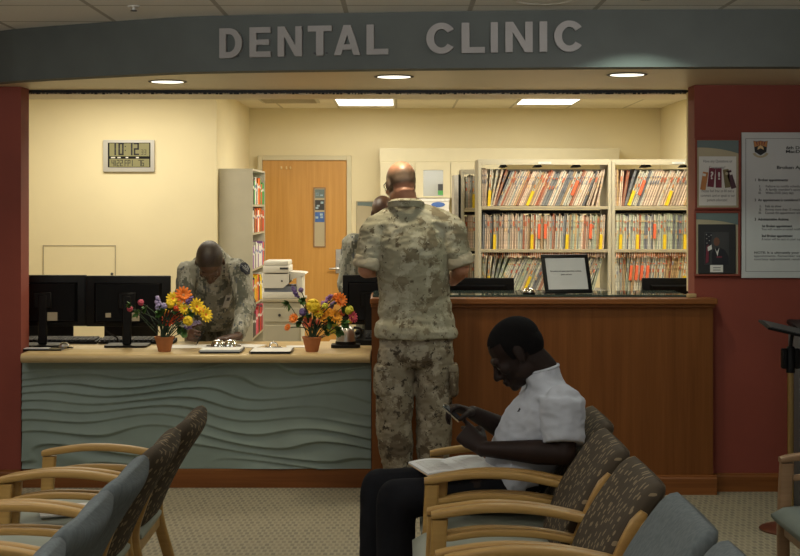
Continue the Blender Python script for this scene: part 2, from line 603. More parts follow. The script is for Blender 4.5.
def rrect(hw, hh, r, n=5):
    pts = []
    for cx, cy, a0 in ((hw - r, hh - r, 0), (-hw + r, hh - r, PI / 2), (-hw + r, -hh + r, PI), (hw - r, -hh + r, 3 * PI / 2)):
        for i in range(n + 1):
            a = a0 + PI / 2 * i / n
            pts.append((cx + r * math.cos(a), cy + r * math.sin(a)))
    return pts


def superell(a, b, e, n=28):
    out = []
    for i in range(n):
        t = 2 * PI * i / n
        c, s_ = math.cos(t), math.sin(t)
        out.append((a * math.copysign(abs(c) ** (2 / e), c), b * math.copysign(abs(s_) ** (2 / e), s_)))
    return out


def lerp(a, b, t):
    return a + (b - a) * t


def curve_pts(ctrl, n):
    """Catmull-Rom through control points (tuples)."""
    ctrl = [Vector(c) for c in ctrl]
    out = []
    seg = len(ctrl) - 1
    for i in range(n):
        t = i / (n - 1) * seg
        k = min(int(t), seg - 1)
        f = t - k
        p0, p1, p2, p3 = ctrl[max(k - 1, 0)], ctrl[k], ctrl[k + 1], ctrl[min(k + 2, seg)]
        out.append(0.5 * ((2 * p1) + (p2 - p0) * f + (2 * p0 - 5 * p1 + 4 * p2 - p3) * f * f + (3 * p1 - p0 - 3 * p2 + p3) * f ** 3))
    return out

# ================================================================== the setting
SOF = 2.285        # soffit above the desks
CEI = 2.567        # waiting room ceiling
CEO = 2.65         # office ceiling

mb = MB(); mb.b2(-4.3, 4.3, -2.0, 16.0, -0.1, 0.0)
struct(mb.build('floor', M['carpet'], smooth=0))

arc = curve_pts([(-4.3, 9.6), (-2.75, 8.42), (-2.2, 7.97), (-2.0, 7.83), (-1.28, 7.45), (-0.91, 7.325), (0.0, 7.19), (0.7, 7.12), (1.41, 7.085), (2.0, 7.085), (3.0, 7.2), (4.3, 7.7)], 90)
arc = [(p[0], p[1]) for p in arc]


def arc_y(x):
    for (x0, y0), (x1, y1) in zip(arc, arc[1:]):
        if x0 <= x <= x1:
            return lerp(y0, y1, (x - x0) / (x1 - x0)), math.atan2(y1 - y0, x1 - x0)
    return arc[-1][1], 0


# ceiling of the waiting room, up to the curved fascia
mb = MB()
mb.loft([[(x, -2.0, CEI) for x, y in arc], [(x, y + 0.02, CEI) for x, y in arc]], closed=False)
n0 = len(mb.bm.faces)
mb.loft([[(x, -2.0, CEI + 0.05) for x, y in arc], [(x, y + 0.02, CEI + 0.05) for x, y in arc]], closed=False)
struct(mb.build('ceiling', M['ceiling'], smooth=0))

# curved fascia: a 12 cm thick wall strip that follows the arc
mb = MB()
rings = []
for x, y in arc:
    rings.append([(x, y, SOF), (x, y + 0.12, SOF), (x, y + 0.12, CEI + 0.05), (x, y, CEI + 0.05)])
mb.loft(rings)
struct(mb.build('wall_fascia', M['fascia'], smooth=30))

# soffit between the fascia and the shutter track
mb = MB()
lo = [[(x, y + 0.004, SOF + 0.001) for x, y in arc if -4.2 < x < 4.2], [(x, 8.60, SOF + 0.001) for x, y in arc if -4.2 < x < 4.2]]
mb.loft(lo, closed=False)
struct(mb.build('ceiling_soffit', M['beige_soffit'], smooth=0))
mb = MB(); mb.b2(-2.4, 2.2, 8.60, 9.0, 2.266, 2.72)
struct(mb.build('trim_1', M['beige_soffit'], smooth=0))

# red wall ends left and right of the opening, with a painted return
mb = MB(); mb.b2(-4.3, -2.160, 8.262, 8.44, 0, SOF)
struct(mb.build('wall_left_front', M['red_wall'], smooth=0))
mb = MB(); mb.b2(1.657, 4.3, 8.16, 8.34, 0, SOF)
struct(mb.build('wall_right_front', M['red_wall'], smooth=0))
mb = MB(); mb.b2(1.672, 4.3, 8.341, 8.46, 1.11, 2.265)
struct(mb.build('wall_right_back', M['cream_wall'], smooth=0))
for nm, x0, x1, y in (('baseboard_left', -4.3, -2.160, 8.262), ('baseboard_right', 1.657, 4.3, 8.16)):
    mb = MB()
    prof = [(0, 0), (0.018, 0), (0.018, 0.082), (0.012, 0.092), (0.012, 0.098), (0, 0.102)]
    mb.prism(prof, lambda u, v, d, y=y: (d, y - u, v), x0, x1)
    struct(mb.build(nm, M['cherry_x'], smooth=0))

# waiting room shell behind the camera
mb = MB(); mb.b2(-4.4, -4.3, -2.0, 9.7, 0, CEI); struct(mb.build('wall_left', M['grey_wall'], smooth=0))
mb = MB(); mb.b2(4.3, 4.4, -2.0, 8.4, 0, CEI); struct(mb.build('wall_right', M['grey_wall'], smooth=0))
mb = MB(); mb.b2(-4.4, 4.4, -2.1, -2.0, 0, CEI); struct(mb.build('wall_behind', M['grey_wall'], smooth=0))

# office shell
mb = MB(); mb.b2(-4.3, 2.9, 8.66, 15.8, CEO, CEO + 0.05)
struct(mb.build('ceiling_office', M['ceiling_office'], smooth=0))
mb = MB(); mb.b2(-4.3, -1.62, 12.8, 12.95, 0, CEO); struct(mb.build('wall_office_left', M['cream_wall'], smooth=0))
mb = MB(); mb.b2(-1.75, -1.62, 12.951, 15.6, 0, CEO); struct(mb.build('wall_office_return', M['cream_wall'], smooth=0))
mb = MB(); mb.b2(-1.75, 2.9, 15.6, 15.75, 0, CEO); struct(mb.build('wall_office_back', M['cream_wall'], smooth=0))
mb = MB(); mb.b2(2.8, 2.9, 8.34, 15.6, 0, CEO); struct(mb.build('wall_office_right', M['cream_wall'], smooth=0))
mb = MB(); mb.b2(-4.3, -4.2, 8.44, 12.8, 0, CEO); struct(mb.build('wall_office_side', M['cream_wall'], smooth=0))
mb = MB(); mb.b2(-2.4, 2.2, 9.001, 9.02, 2.268, CEO); struct(mb.build('wall_office_header', M['cream_wall'], smooth=0))
# outlined access panel on the office wall
a0, a1 = P(44, 246, 12.8), P(115, 246, 12.8)
zb = P(44, 300, 12.8).z
t_ = struct(thing('trim_2', None, None, (0, 0, 0)))
mb = MB(); mb.b2(a0.x, a1.x, 12.794, 12.8, zb, a0.z, 0.001, 1)
p_ = mb.build('access_panel', M['cream_wall'], t_, smooth=0)
mb = MB()
for (x0, x1, z0, z1) in ((a0.x - .008, a1.x + .008, a0.z, a0.z + .008), (a0.x - .008, a0.x, zb, a0.z), (a1.x, a1.x + .008, zb, a0.z)):
    mb.b2(x0, x1, 12.790, 12.8, z0, z1)
mb.build('panel_edge', M['putty_dark'], t_, smooth=0)
mb = MB(); kp = P(112, 274, 12.79); mb.cyl(kp, kp + Vector((0, -.006, 0)), 0.012)
mb.build('panel_lock', M['dark_grey'], t_)

# roll-down shutter bar with brush
t = thing('roll_shutter', 'black roll-down shutter bar with a brush edge in the ceiling above the desks', 'shutter', (0, 8.54, SOF))
mb = MB(); mb.b2(-2.20, 1.72, -0.02, 0.02, -0.014, 0.0)
mb.build('bottom_bar', M['black'], t, smooth=0)
mb = MB()
x = -2.19
while x < 1.70:
    wd = random.uniform(0.006, 0.02)
    mb.b2(x, x + wd, -0.008, 0.0, -0.014 - random.uniform(0.002, 0.010), -0.012)
    x += wd + random.uniform(0.0, 0.012)
mb.build('brush', M['black'], t, smooth=0)

# ------------------------------------------------------------------ DENTAL CLINIC letters
def ring_sector(cx, cy, ro_x, ro_y, ri_x, ri_y, a0, a1, n=28):
    out = [(cx + ro_x * math.cos(lerp(a0, a1, i / n)), cy + ro_y * math.sin(lerp(a0, a1, i / n))) for i in range(n + 1)]
    inn = [(cx + ri_x * math.cos(lerp(a1, a0, i / n)), cy + ri_y * math.sin(lerp(a1, a0, i / n))) for i in range(n + 1)]
    return out, inn


def letter_polys(ch):
    """Bold capitals, unit height; list of simple outlines that share edges."""
    s = 0.21
    if ch == 'D':
        out, inn = ring_sector(0.30, 0.5, 0.42, 0.5, 0.21, 0.30, -PI / 2, PI / 2)
        return 0.72, [[(0, 0), (s, 0), (s, 1), (0, 1)], [(s, 0.2), (s, 0), (0.30, 0), (0.30, 0.2)], [(s, 1), (s, 0.8), (0.30, 0.8), (0.30, 1)], out + inn]
    if ch == 'E':
        return 0.66, [[(0, 0), (.66, 0), (.66, .19), (s, .19), (s, .41), (.61, .41), (.61, .59), (s, .59), (s, .81), (.65, .81), (.65, 1), (0, 1)]]
    if ch == 'N':
        return 0.74, [[(0, 0), (.2, 0), (.2, .66), (.53, 0), (.74, 0), (.74, 1), (.54, 1), (.54, .36), (.21, 1), (0, 1)]]
    if ch == 'T':
        return 0.68, [[(.235, 0), (.445, 0), (.445, .81), (.68, .81), (.68, 1), (0, 1), (0, .81), (.235, .81)]]
    if ch == 'A':
        return 0.80, [[(0, 0), (.21, 0), (.265, .18), (.535, .18), (.59, 0), (.80, 0), (.51, 1), (.29, 1)]]
    if ch == 'L':
        return 0.62, [[(0, 0), (.62, 0), (.62, .19), (s, .19), (s, 1), (0, 1)]]
    if ch == 'I':
        return 0.21, [[(0, 0), (s, 0), (s, 1), (0, 1)]]
    if ch == 'C':
        a = 0.62
        out, inn = ring_sector(0.39, 0.5, 0.39, 0.515, 0.19, 0.31, a, 2 * PI - a, 36)
        return 0.74, [out + inn]


sign = thing('sign_lettering', 'raised grey capital letters reading DENTAL CLINIC on the curved fascia', 'sign', (0, arc_y(0)[0], 2.35))
spots = [('D', 221, 244), ('E', 251, 272.5), ('N', 279, 303.5), ('T', 309, 333), ('A', 335, 361.5), ('L', 367.5, 389),
         ('C', 427, 455.5), ('L', 462, 485), ('I', 491, 498), ('N', 505.5, 532.5), ('I', 539.5, 547), ('C', 554, 582.5)]
base_y = lambda px: lerp(59.3, 51.8, ((px - 222) / 360) ** 0.72)
top_y = lambda px: lerp(29.6, 21.6, ((px - 222) / 360) ** 0.72)
for ch, x0, x1 in spots:
    pxm = (x0 + x1) / 2
    d = 7.2
    for _ in range(6):
        xw = (pxm - 400) * d / F
        d, ang = arc_y(xw)
    W, polys = letter_polys(ch)
    k = (x1 - x0) * d / F / W / math.cos(ang)
    z0 = EYE - (base_y(pxm) - HY) * d / F
    hz = (base_y(pxm) - top_y(pxm)) * d / F
    mb = MB()
    for po in polys:
        mb.prism([((u - W / 2) * k, v * hz) for u, v in po], lambda u, v, q: (u, q, v), -0.034, -0.010)
    if ch == 'A':      # counter of the A: built as three bars instead of one solid
        mb.bm.free(); mb = MB()
        f3 = lambda u, v, q: (u, q, v)
        for po in ([(0, 0), (.21, 0), (.40, .68), (.40, 1), (.29, 1)], [(.80, 0), (.59, 0), (.40, .68), (.40, 1), (.51, 1)],
                   [(.265, .18), (.535, .18), (.49, .36), (.31, .36)]):
            mb.prism([((u - W / 2) * k, v * hz) for u, v in po], f3, -0.034, -0.010)
    o = mb.build('letter', M['letter'], sign, smooth=0)
    o.location = Vector((xw, d, z0)) - sign.location
    o.rotation_euler = (0, 0, ang)
    mb = MB()
    for u in (-0.25, 0.25) if W > .3 else (0,):
        mb.cyl((u * W * k, -0.012, hz * .1), (u * W * k, 0.004, hz * .1), 0.006, n=8)
    mb.build('stand_off', M['dark_grey'], o)

# ------------------------------------------------------------------ recessed downlights
def downlight(px, py, z, label, power, col, r=0.098, cone=2.15, blend=0.8, group='recessed downlights above the reception desks', on=True, dist=None):
    d = dist or F * (z - EYE) / (HY - py)
    x = (px - 400) * d / F
    t = thing('recessed_downlight', label, 'ceiling light', (x, d, z), 0, group)
    mb = MB()
    mb.lathe([(r - .001, 0.0), (r + 0.008, -0.002), (r + 0.002, -0.005), (r - 0.006, -0.004), (r - 0.010, 0.0)], n=36)
    mb.build('trim_ring', M['dark_grey'], t)
    mb = MB()
    mb.lathe([(0.0, -0.0045), (r - 0.011, -0.0035), (r - 0.011, -0.001), (0.0, -0.001)], n=36)
    mb.build('lens', M['lamp_on'] if on else M['white_metal'], t)
    ld = bpy.data.lights.new('downlight_lamp', 'SPOT')
    ld.energy, ld.color, ld.spot_size, ld.spot_blend, ld.shadow_soft_size = power, col, cone, blend, 0.05
    lo_ = bpy.data.objects.new('downlight_lamp', ld)
    C.objects.link(lo_)
    lo_.location = (x, d, z - 0.02)
    return t


DL = (1.0, 0.88, 0.62)
downlight(167.5, 81.5, SOF, 'left lit recessed downlight in the soffit, above the two left monitors', 40, DL)
downlight(394, 76.5, SOF, 'middle lit recessed downlight in the soffit, above the standing bald man', 30, DL)
downlight(627, 74.5, SOF, 'right lit recessed downlight in the soffit, above the file shelves side', 16, DL)
downlight(646, 0, CEI, 'recessed downlight in the waiting room ceiling just in front of the curved fascia', 24, (0.80, 1.0, 0.85), r=0.030,
          cone=2.19, blend=0.12, group=None, dist=6.715)

# round ceiling speaker and sprinkler
t = thing('ceiling_speaker', 'round pale ceiling speaker grille at the top edge above the word CLINIC', 'speaker', (0.67, 6.70, CEI))
mb = MB(); mb.lathe([(0.15, 0), (0.15, -0.006), (0.135, -0.012), (0.13, -0.008)], n=40); mb.build('rim', M['white_metal'], t)
mb = MB(); mb.lathe([(0.131, -0.002), (0.128, -0.008), (0.07, -0.013), (0.0, -0.014)], n=40); mb.build('grille', M['ceiling'], t)
sp_ = P(133, 6.2, 6.95)
t = thing('sprinkler_head', 'small dark sprinkler head in the ceiling tile upper left', 'sprinkler', (sp_.x, 6.97, CEI))
mb = MB(); mb.lathe([(0.03, 0), (0.028, -0.006), (0.008, -0.008), (0.007, -0.02), (0.0, -0.02)], n=18); mb.build('escutcheon', M['white_metal'], t)
mb = MB(); mb.lathe([(0.006, -0.018), (0.016, -0.022), (0.016, -0.025), (0.0, -0.026)], n=14); mb.build('deflector', M['dark_grey'], t)

# ------------------------------------------------------------------ office ceiling troffers that show under the header
def troffer(x0, x1, y0, y1, label):
    t = thing('ceiling_light', label, 'ceiling light', ((x0 + x1) / 2, (y0 + y1) / 2, CEO), 0, 'lit panels in the office ceiling')
    hx, hy = (x1 - x0) / 2, (y1 - y0) / 2
    mb = MB(); mb.b2(-hx + .02, hx - .02, -hy + .02, hy - .02, -0.008, -0.001); mb.build('diffuser', M['troffer_on'], t, smooth=0)
    mb = MB()
    for a in ((-hx, hx, -hy, -hy + .02), (-hx, hx, hy - .02, hy), (-hx, -hx + .02, -hy + .02, hy - .02), (hx - .02, hx, -hy + .02, hy - .02)):
        mb.b2(*a, -0.012, 0.0)
    mb.build('frame', M['white_metal'], t, smooth=0)


troffer(-0.65, -0.05, 13.85, 15.07, 'lit rectangular ceiling panel above the standing bald man')
troffer(1.175, 1.775, 13.65, 14.87, 'lit rectangular ceiling panel above the file shelves')
t = thing('ceiling_vent', 'pale square air vent in the office ceiling left of the lit panel', 'vent', (-1.1, 14.4, CEO))
mb = MB(); mb.b2(-.29, .29, -.29, .29, -.008, 0); mb.build('frame', M['putty'], t, smooth=0)
for i in range(5):
    mb = MB(); mb.b2(-.26, .26, -.24 + i * .11, -.24 + i * .11 + .05, -.014, -.006); mb.build('slat', M['putty_dark'], t, smooth=0)

# ------------------------------------------------------------------ office door
dx0, dx1, dz = (263 - 400) / 92.8, (347 - 400) / 92.8, EYE + (205 - 160.5) / 92.8
dm = (dx0 + dx1) / 2
hw = (dx1 - dx0) / 2
door = struct(thing('door_1', None, None, (dm, 15.6, 0)))
mb = MB(); mb.b2(-hw, hw, -0.045, -0.005, 0.01, dz, 0.003, 1); mb.build('door_leaf', M['door_wood'], door, smooth=0)
mb = MB()
for a in ((-hw - .05, -hw, 0, dz + .05), (hw, hw + .05, 0, dz + .05), (-hw, hw, dz, dz + .05)):
    mb.b2(a[0], a[1], -0.07, 0, a[2], a[3], 0.004, 1)
mb.build('door_frame', M['cab_white'], door, smooth=0)
dpos = lambda px, py: ((px - 400) / 92.8 - dm, EYE + (205 - py) / 92.8)
x0, z1 = dpos(315, 188.5); x1, z0 = dpos(325, 246)
mb = MB()
mb.b2(x0, x1, -0.052, -0.04, z0, z1)
wn = mb.build('door_window', M['board_beige'], door, smooth=0)
mb = MB()
for a in ((x0 - .012, x0, z0 - .012, z1 + .012), (x1, x1 + .012, z0 - .012, z1 + .012), (x0, x1, z1, z1 + .012), (x0, x1, z0 - .012, z0)):
    mb.b2(a[0], a[1], -0.056, -0.04, a[2], a[3])
mb.build('window_frame', M['dull_wood'], wn, smooth=0)
for i, (ya, yb, c) in enumerate(((189.5, 198, 'board_blue'), (200, 210, 'dark_grey'), (212, 222, 'blue'))):
    zz1, zz0 = dpos(0, ya)[1], dpos(0, yb)[1]
    mb = MB(); mb.mi = 0; mb.b2(x0 + .005, x1 - .003, -0.055, -0.05, zz0, zz1)
    mb.mi = 1
    for k in range(3):
        u = random.uniform(x0 + .01, x1 - .04); q = random.uniform(zz0 + .01, zz1 - .03)
        mb.b2(u, u + .03, -0.0565, -0.054, q, q + random.uniform(.012, .025))
    mb.build('photo_print', [M[c], M['light_blue']], wn, smooth=0)
x0, z1 = dpos(336, 249); x1, z0 = dpos(343, 273)
mb = MB(); mb.b2(x0, x1, -0.055, -0.044, z0, z1, 0.003, 1); hp = mb.build('lock_plate', M['steel'], door)
mb = MB(); hx, hz = dpos(340, 268)
mb.cyl((hx, -0.05, hz), (hx, -0.10, hz), 0.012); mb.tube([(hx, -0.095, hz), (hx - .05, -0.1, hz), (hx - .11, -0.095, hz - .004)], 0.010)
mb.build('door_handle', M['steel'], hp)
for px in (282, 287, 291):
    mb = MB(); hx, hz = dpos(px, 168); mb.b2(hx - .008, hx + .008, -0.06, -0.044, hz - .016, hz + .016, 0.003, 1); mb.build('coat_hook', M['brass'], door)

# ------------------------------------------------------------------ wall clock
cp = P(103.5, 172, 12.8); cw = 51.5 * 12.8 / F; chh = 32.0 * 12.8 / F
clock = thing('wall_clock', 'grey framed digital clock showing 10:12 on the cream office wall', 'clock', (cp.x + cw / 2, 12.8, cp.z))
mb = MB(); mb.b2(-cw / 2, cw / 2, -0.03, 0, 0, chh, 0.008, 2); mb.build('case', M['bezel_grey'], clock)
ix0, ix1, iz0, iz1 = -cw / 2 + .045, cw / 2 - .035, .04, chh - .025
mb = MB(); mb.b2(ix0, ix1, -0.032, -0.02, iz0, iz1); mb.build('bezel', M['black'], clock, smooth=0)
zmid0, zmid1 = iz0 + .075, iz0 + .098
mb = MB(); mb.b2(ix0 + .014, ix1 - .010, -0.0335, -0.03, zmid1, iz1 - .006); sc1 = mb.build('screen', M['lcd'], clock, smooth=0)
mb = MB(); mb.b2(ix0 + .014, ix1 - .010, -0.0335, -0.03, iz0 + .004, zmid0); sc2 = mb.build('screen', M['lcd'], clock, smooth=0)
SEG = {'0': 'abcdef', '1': 'bc', '2': 'abged', '3': 'abgcd', '4': 'fgbc', '5': 'afgcd', '6': 'afgedc', '7': 'abc', 'F': 'afge', 'R': 'afgeb', 'I': 'bc', '/': 'g'}


def seven(mb, ch, x, z, wd, ht, th, y):
    S7 = {'a': (x, x + wd, z + ht - th, z + ht), 'd': (x, x + wd, z, z + th), 'g': (x, x + wd, z + ht / 2 - th / 2, z + ht / 2 + th / 2),
          'b': (x + wd - th, x + wd, z + ht / 2, z + ht), 'c': (x + wd - th, x + wd, z, z + ht / 2),
          'f': (x, x + th, z + ht / 2, z + ht), 'e': (x, x + th, z, z + ht / 2)}
    for k in SEG[ch]:
        a = S7[k]
        mb.b2(a[0] + .0008, a[1] - .0008, y - .0012, y, a[2] + .0008, a[3] - .0008)


y = -0.0335
mb = MB()
zz = zmid1 + .016
for ch, x in (('1', -.145), ('0', -.09), ('1', .0), ('2', .045)):
    seven(mb, ch, x if ch != '1' else x - .012, zz - .008, .048, .112, .0160, y)
for q in (.035, .07):
    mb.b2(-.033, -.024, y - .0012, y, zz + q - .005, zz + q + .005)
seven(mb, '3', .110, zz - .002, .020, .045, .0055, y); seven(mb, '3', .136, zz - .002, .020, .045, .0055, y)
mb.build('digits', M['ink'], sc1, smooth=0)
mb = MB(); zz = iz0 + .013
for ch, x in (('4', -.150), ('2', -.105), ('2', -.075), ('F', -.035), ('R', -.008), ('I', .012), ('7', .085), ('6', .112)):
    seven(mb, ch, x, zz - .003, .025, .056, .0072, y)
mb.b2(-.120, -.114, y - .0012, y, zz, zz + .05)
mb.build('digits', M['ink'], sc2, smooth=0)
mb = MB()
for u0, u1 in ((-.155, -.118), (-.098, -.07), (-.025, -.003), (.065, .09)):
    mb.b2(u0, u1, -0.0335, -0.031, zmid0 + .006, zmid1 - .006)
mb.build('caption_mark', M['white'], clock, smooth=0)

# ================================================================== reception desk (low) and counter (high)
DX0, DX1 = -2.153, -0.165
desk = thing('reception_desk', 'low reception desk with maple top and sage green wavy front panel', 'desk', (0, 8.27, 0))
mb = MB()
nx, nz = 210, 120
zt0, zt1 = 0.108, 0.7215


def wavef(x, z):
    ph = z / 0.064 + 2.1 * mnoise.noise((x * 0.8 + 3, z * 2.6, 4.2)) + 0.42 * math.sin(7.6 * x + 0.6 + 5.0 * math.sin(5.0 * z) + 9.0 * z) + 0.22 * math.sin(4.6 * x - 6.0 * z + 1.0)
    fr = 1 - (ph - math.floor(ph))
    pr = fr ** 1.7 if fr < 0.88 else (0.88 ** 1.7) * (1 - (fr - 0.88) / 0.12) ** 1.2
    amp = 0.50 + 1.0 * mnoise.noise((x * 1.3 + 9, z * 6.0, 1.7))
    return 0.034 * pr * max(0.10, amp) + 0.010 * mnoise.noise((x * 1.0, z * 4.0, 8.0)) + 0.008


rings = []
for j in range(nz + 1):
    z = lerp(zt0, zt1, j / nz)
    rings.append([(lerp(DX0, DX1, i / nx), -wavef(lerp(DX0, DX1, i / nx), z), z) for i in range(nx + 1)])
mb.loft(rings, closed=False)
mb.b2(DX0, DX1, 0.001, 0.03, zt0, zt1)
mb.build('wave_panel', M['sage'], desk, smooth=180)
mb = MB()
prof = [(0.0, 0.0), (0.022, 0.0), (0.022, 0.098), (0.014, 0.107), (0.0, 0.110)]
mb.prism(prof, lambda u, v, d: (d, 0.01 - u, v), DX0, DX1)
mb.build('kickboard', M['cherry_x'], desk, smooth=0)
mb = MB()
th = 0.052
prof = [(0.62, 0), (0.62, th)] + [(-0.028 - 0.026 * math.cos(a), th / 2 + th / 2 * math.sin(a)) for a in [PI / 2 - PI * i / 12 for i in range(13)]][::1]
prof = [(0.62, 0.0), (0.62, th)] + [(-0.112 - 0.026 * math.sin(PI * i / 12), th / 2 + th / 2 * math.cos(PI * i / 12)) for i in range(13)]
mb.prism(prof, lambda u, v, d: (d, u, 0.722 + v), DX0 + 0.024, DX1 - 0.002)
mb.build('countertop', M['maple_top'], desk, smooth=50)
mb = MB(); mb.b2(DX0, DX0 + 0.03, 0.032, 0.60, 0, 0.7215); mb.b2(DX1 - .03, DX1, 0.032, 0.60, 0, 0.7215)
mb.build('side_panel', M['cherry'], desk, smooth=0)
DT = 0.7745   # height of the low desk's top
# high counter
hc = thing('reception_counter', 'high cherry wood reception counter with dark glass ledge below the file shelves', 'counter', (0, 8.07, 0))
HX0, HX1 = -0.158, 1.742
mb = MB(); mb.b2(HX0, HX1, 0.0, 0.085, 0.0, 1.055); mb.b2(HX0, HX0 + .03, 0.085, 0.48, 0, 1.055)
mb.build('front_panel', M['cherry'], hc, smooth=0)
mb = MB(); mb.b2(HX0 - .008, HX1 + .02, -0.035, 0.085, 1.058, 1.092, 0.006, 2); mb.b2(HX0 - .004, HX1 + .010, -0.015, 0.085, 1.040, 1.058, 0.003, 1)
mb.build('counter_edge', M['cherry_x'], hc, smooth=0)
mb = MB(); mb.b2(HX0 - .008, 1.65, 0.085, 0.50, 1.056, 1.092)
mb.build('countertop', M['cherry_x'], hc, smooth=0)
mb = MB(); mb.b2(HX0 + .005, 1.615, 0.075, 0.50, 1.093, 1.105, 0.002, 1)
mb.build('glass_ledge', M['glass'], hc, smooth=0)
mb = MB()
prof = [(0.0, 0.0), (0.020, 0.0), (0.020, 0.088), (0.013, 0.098), (0.013, 0.103), (0.0, 0.108)]
mb.prism(prof, lambda u, v, d: (d, -u, v), HX0 - .002, HX1 + .018)
mb.build('baseboard', M['cherry_x'], hc, smooth=0)
HT = 1.1055
wbk = P(687.5, 294, 8.14)
mb = MB(); mb.box((0, 0, 0.011), (0.05, 0.03, 0.022), Matrix.Rotation(0.3, 3, 'Z'), 0.003, 1)
o = mb.build('wooden_block', M['maple_top'], loc=(1.632, 8.12, 1.092)); tag(o, 'small pale wooden block at the right end of the glass ledge', 'block')

# ================================================================== wall boards and posters on the red wall
WY = 8.16          # face of the right red wall
sc = WY / F
X = lambda px: (px - 400) * sc
Z = lambda py: EYE - (py - HY) * sc


def wave_board(name, px0, px1, py0, py1, y, scale, label, frame_m='red_wall'):
    """Beige board with a blue-grey wave over its top, in a thin reddish frame."""
    xx = lambda p: (p - 400) * scale
    zz = lambda p: EYE - (p - HY) * scale
    x0, x1, z0, z1 = xx(px0), xx(px1), zz(py1), zz(py0)
    cx = (x0 + x1) / 2
    t = thing(name, label, 'sign board', (cx, y, z0))
    W, H = x1 - x0, z1 - z0
    mb = MB(); mb.b2(-W / 2, W / 2, -0.012, 0, 0, H); mb.build('panel', M['board_beige'], t, smooth=0)
    k = 12
    lo = [(lerp(-W / 2, W / 2, i / k), H - H * (0.105 + 0.09 * (i / k) ** 2.2)) for i in range(k + 1)]
    mb = MB(); mb.prism(lo + [(W / 2, H - .001), (-W / 2, H - .001)], lambda u, v, d: (u, -0.0125 - d, v), 0, 0.002)
    mb.build('wave_band', M['board_blue'], t, smooth=0)
    mb = MB()
    e = 0.012
    for a in ((-W / 2 - e, W / 2 + e, -e, 0), (-W / 2 - e, W / 2 + e, H, H + e), (-W / 2 - e, -W / 2, 0, H), (W / 2, W / 2 + e, 0, H)):
        mb.b2(a[0], a[1], -0.02, 0, a[2], a[3], 0.002, 1)
    mb.build('frame', M[frame_m], t, smooth=0)
    if frame_m != 'red_wall':
        mb = MB(); mb.b2(-W / 2, W / 2, -.022, -.012, .0, .025); mb.build('bottom_strip', M['vermilion'], t, smooth=0)
    return t, cx, z0


b1, cx1, z01 = wave_board('sign_board', 696.5, 738, 140.5, 207.5, WY, sc, 'upper wall board on the red wall, flyer with five coloured bookmarks on it')
b2, cx2, z02 = wave_board('sign_board', 695.5, 737.5, 213, 274, WY, sc, 'lower wall board on the red wall, framed portrait mounted on it')
fl = thing('flyer', 'white flyer about questions and comments with five coloured bookmarks', 'flyer', (X(717), WY - 0.0145, Z(205.5)))
fx = lambda px: X(px) - X(717)
fz = lambda py: Z(py) - Z(205.5)
mb = MB(); mb.b2(fx(698.4), fx(735.6), -0.002, 0, 0, fz(156.5)); mb.build('sheet', M['white_paper'], fl, smooth=0)
for body, py, wpx, c in (('Have any Questions or', 162.5, 29, 717), ('Comments?', 168.8, 16, 716.5), ('Please feel free to fill out a', 192.2, 32, 717),
                         ('comment card or speak to our', 196.8, 34, 717), ('patient advocate!', 201.2, 20, 716.5)):
    text_mesh('text_line', body, 0.022, M['ink_grey'], fl, (fx(c), -0.0024, fz(py)), 'CENTER', width=wpx * sc)
for (px, py, wpx, hpx, a, c, sym) in ((703.6, 181, 5.4, 18, 0.16, 'rust', ''), (710.8, 177.5, 6.4, 19, 0.10, 'maroon', '?'), (718, 178, 6.0, 19.5, 0.0, 'maroon', '!'),
                                      (726, 178.5, 5.6, 18.5, -0.12, 'olive', 'o'), (730.5, 179.5, 5.2, 18.5, -0.30, 'plum', '')):
    mb = MB()
    R = Matrix.Rotation(a, 3, 'Y')
    mb.box((0, 0, 0), (wpx * sc, 0.0012, hpx * sc), R)
    o = mb.build('bookmark_print', M[c], fl, smooth=0, loc=(fx(px), -0.0026, fz(py)))
    if sym in ('?', '!'):
        text_mesh('symbol', sym, 0.058, M['white_paper'], o, (0.002, -0.0012, -0.008), 'CENTER', bold=0.0015)
    elif sym == 'o':
        mb = MB(); mb.cyl((0, -0.0012, 0.028), (0, -0.0006, 0.028), 0.009, n=16); mb.build('symbol', M['board_beige'], o)
    else:
        mb = MB(); mb.box((0, -0.0008, 0.034), (0.018, 0.0008, 0.014), R); mb.build('symbol', M['white_paper'], o, smooth=0)

pf = thing('framed_portrait', 'black framed photo of a person in dark uniform beside a flag', 'picture', (X(716), WY - 0.0145, Z(273.4)))
fx = lambda px: X(px) - X(716)
fz = lambda py: Z(py) - Z(273.4)
mb = MB(); mb.b2(fx(697.4), fx(734.8), -0.010, 0, 0, fz(224.2), 0.002, 1); mb.build('frame', M['print_dark'], pf, smooth=0)
mb = MB(); mb.b2(fx(703.5), fx(728), -0.0108, -0.009, fz(264.5), fz(232)); pr = mb.build('print', M['dark_grey'], pf, smooth=0)
yy = -0.0112
flat = lambda pts, m, nm, d=0.0004: MB().prism([(fx(a), fz(b)) for a, b in pts], lambda u, v, q: (u, yy - q, v), 0, d).build(nm, m, pr, smooth=0)
flat([(704, 233), (711, 233), (710, 243), (708.5, 262), (704, 264)], M['print_navy'], 'flag_canton')
flat([(705.5, 246), (708, 244), (707.5, 262), (704.5, 263.5)], M['maroon'], 'flag_stripe', 0.0008)
flat([(706.5, 247), (710.5, 244.5), (711, 249), (707, 251)], M['white_paper'], 'flag_stripe', 0.0010)
mb = MB()
for a, b in ((705.5, 234.5), (708, 236.5), (705.8, 238.6), (708.4, 240.6), (706, 243), (710, 235)):
    mb.cyl((fx(a), yy - .0012, fz(b)), (fx(a), yy - .0004, fz(b)), 0.0022, n=6)
mb.build('flag_stars', M['white_paper'], pr)
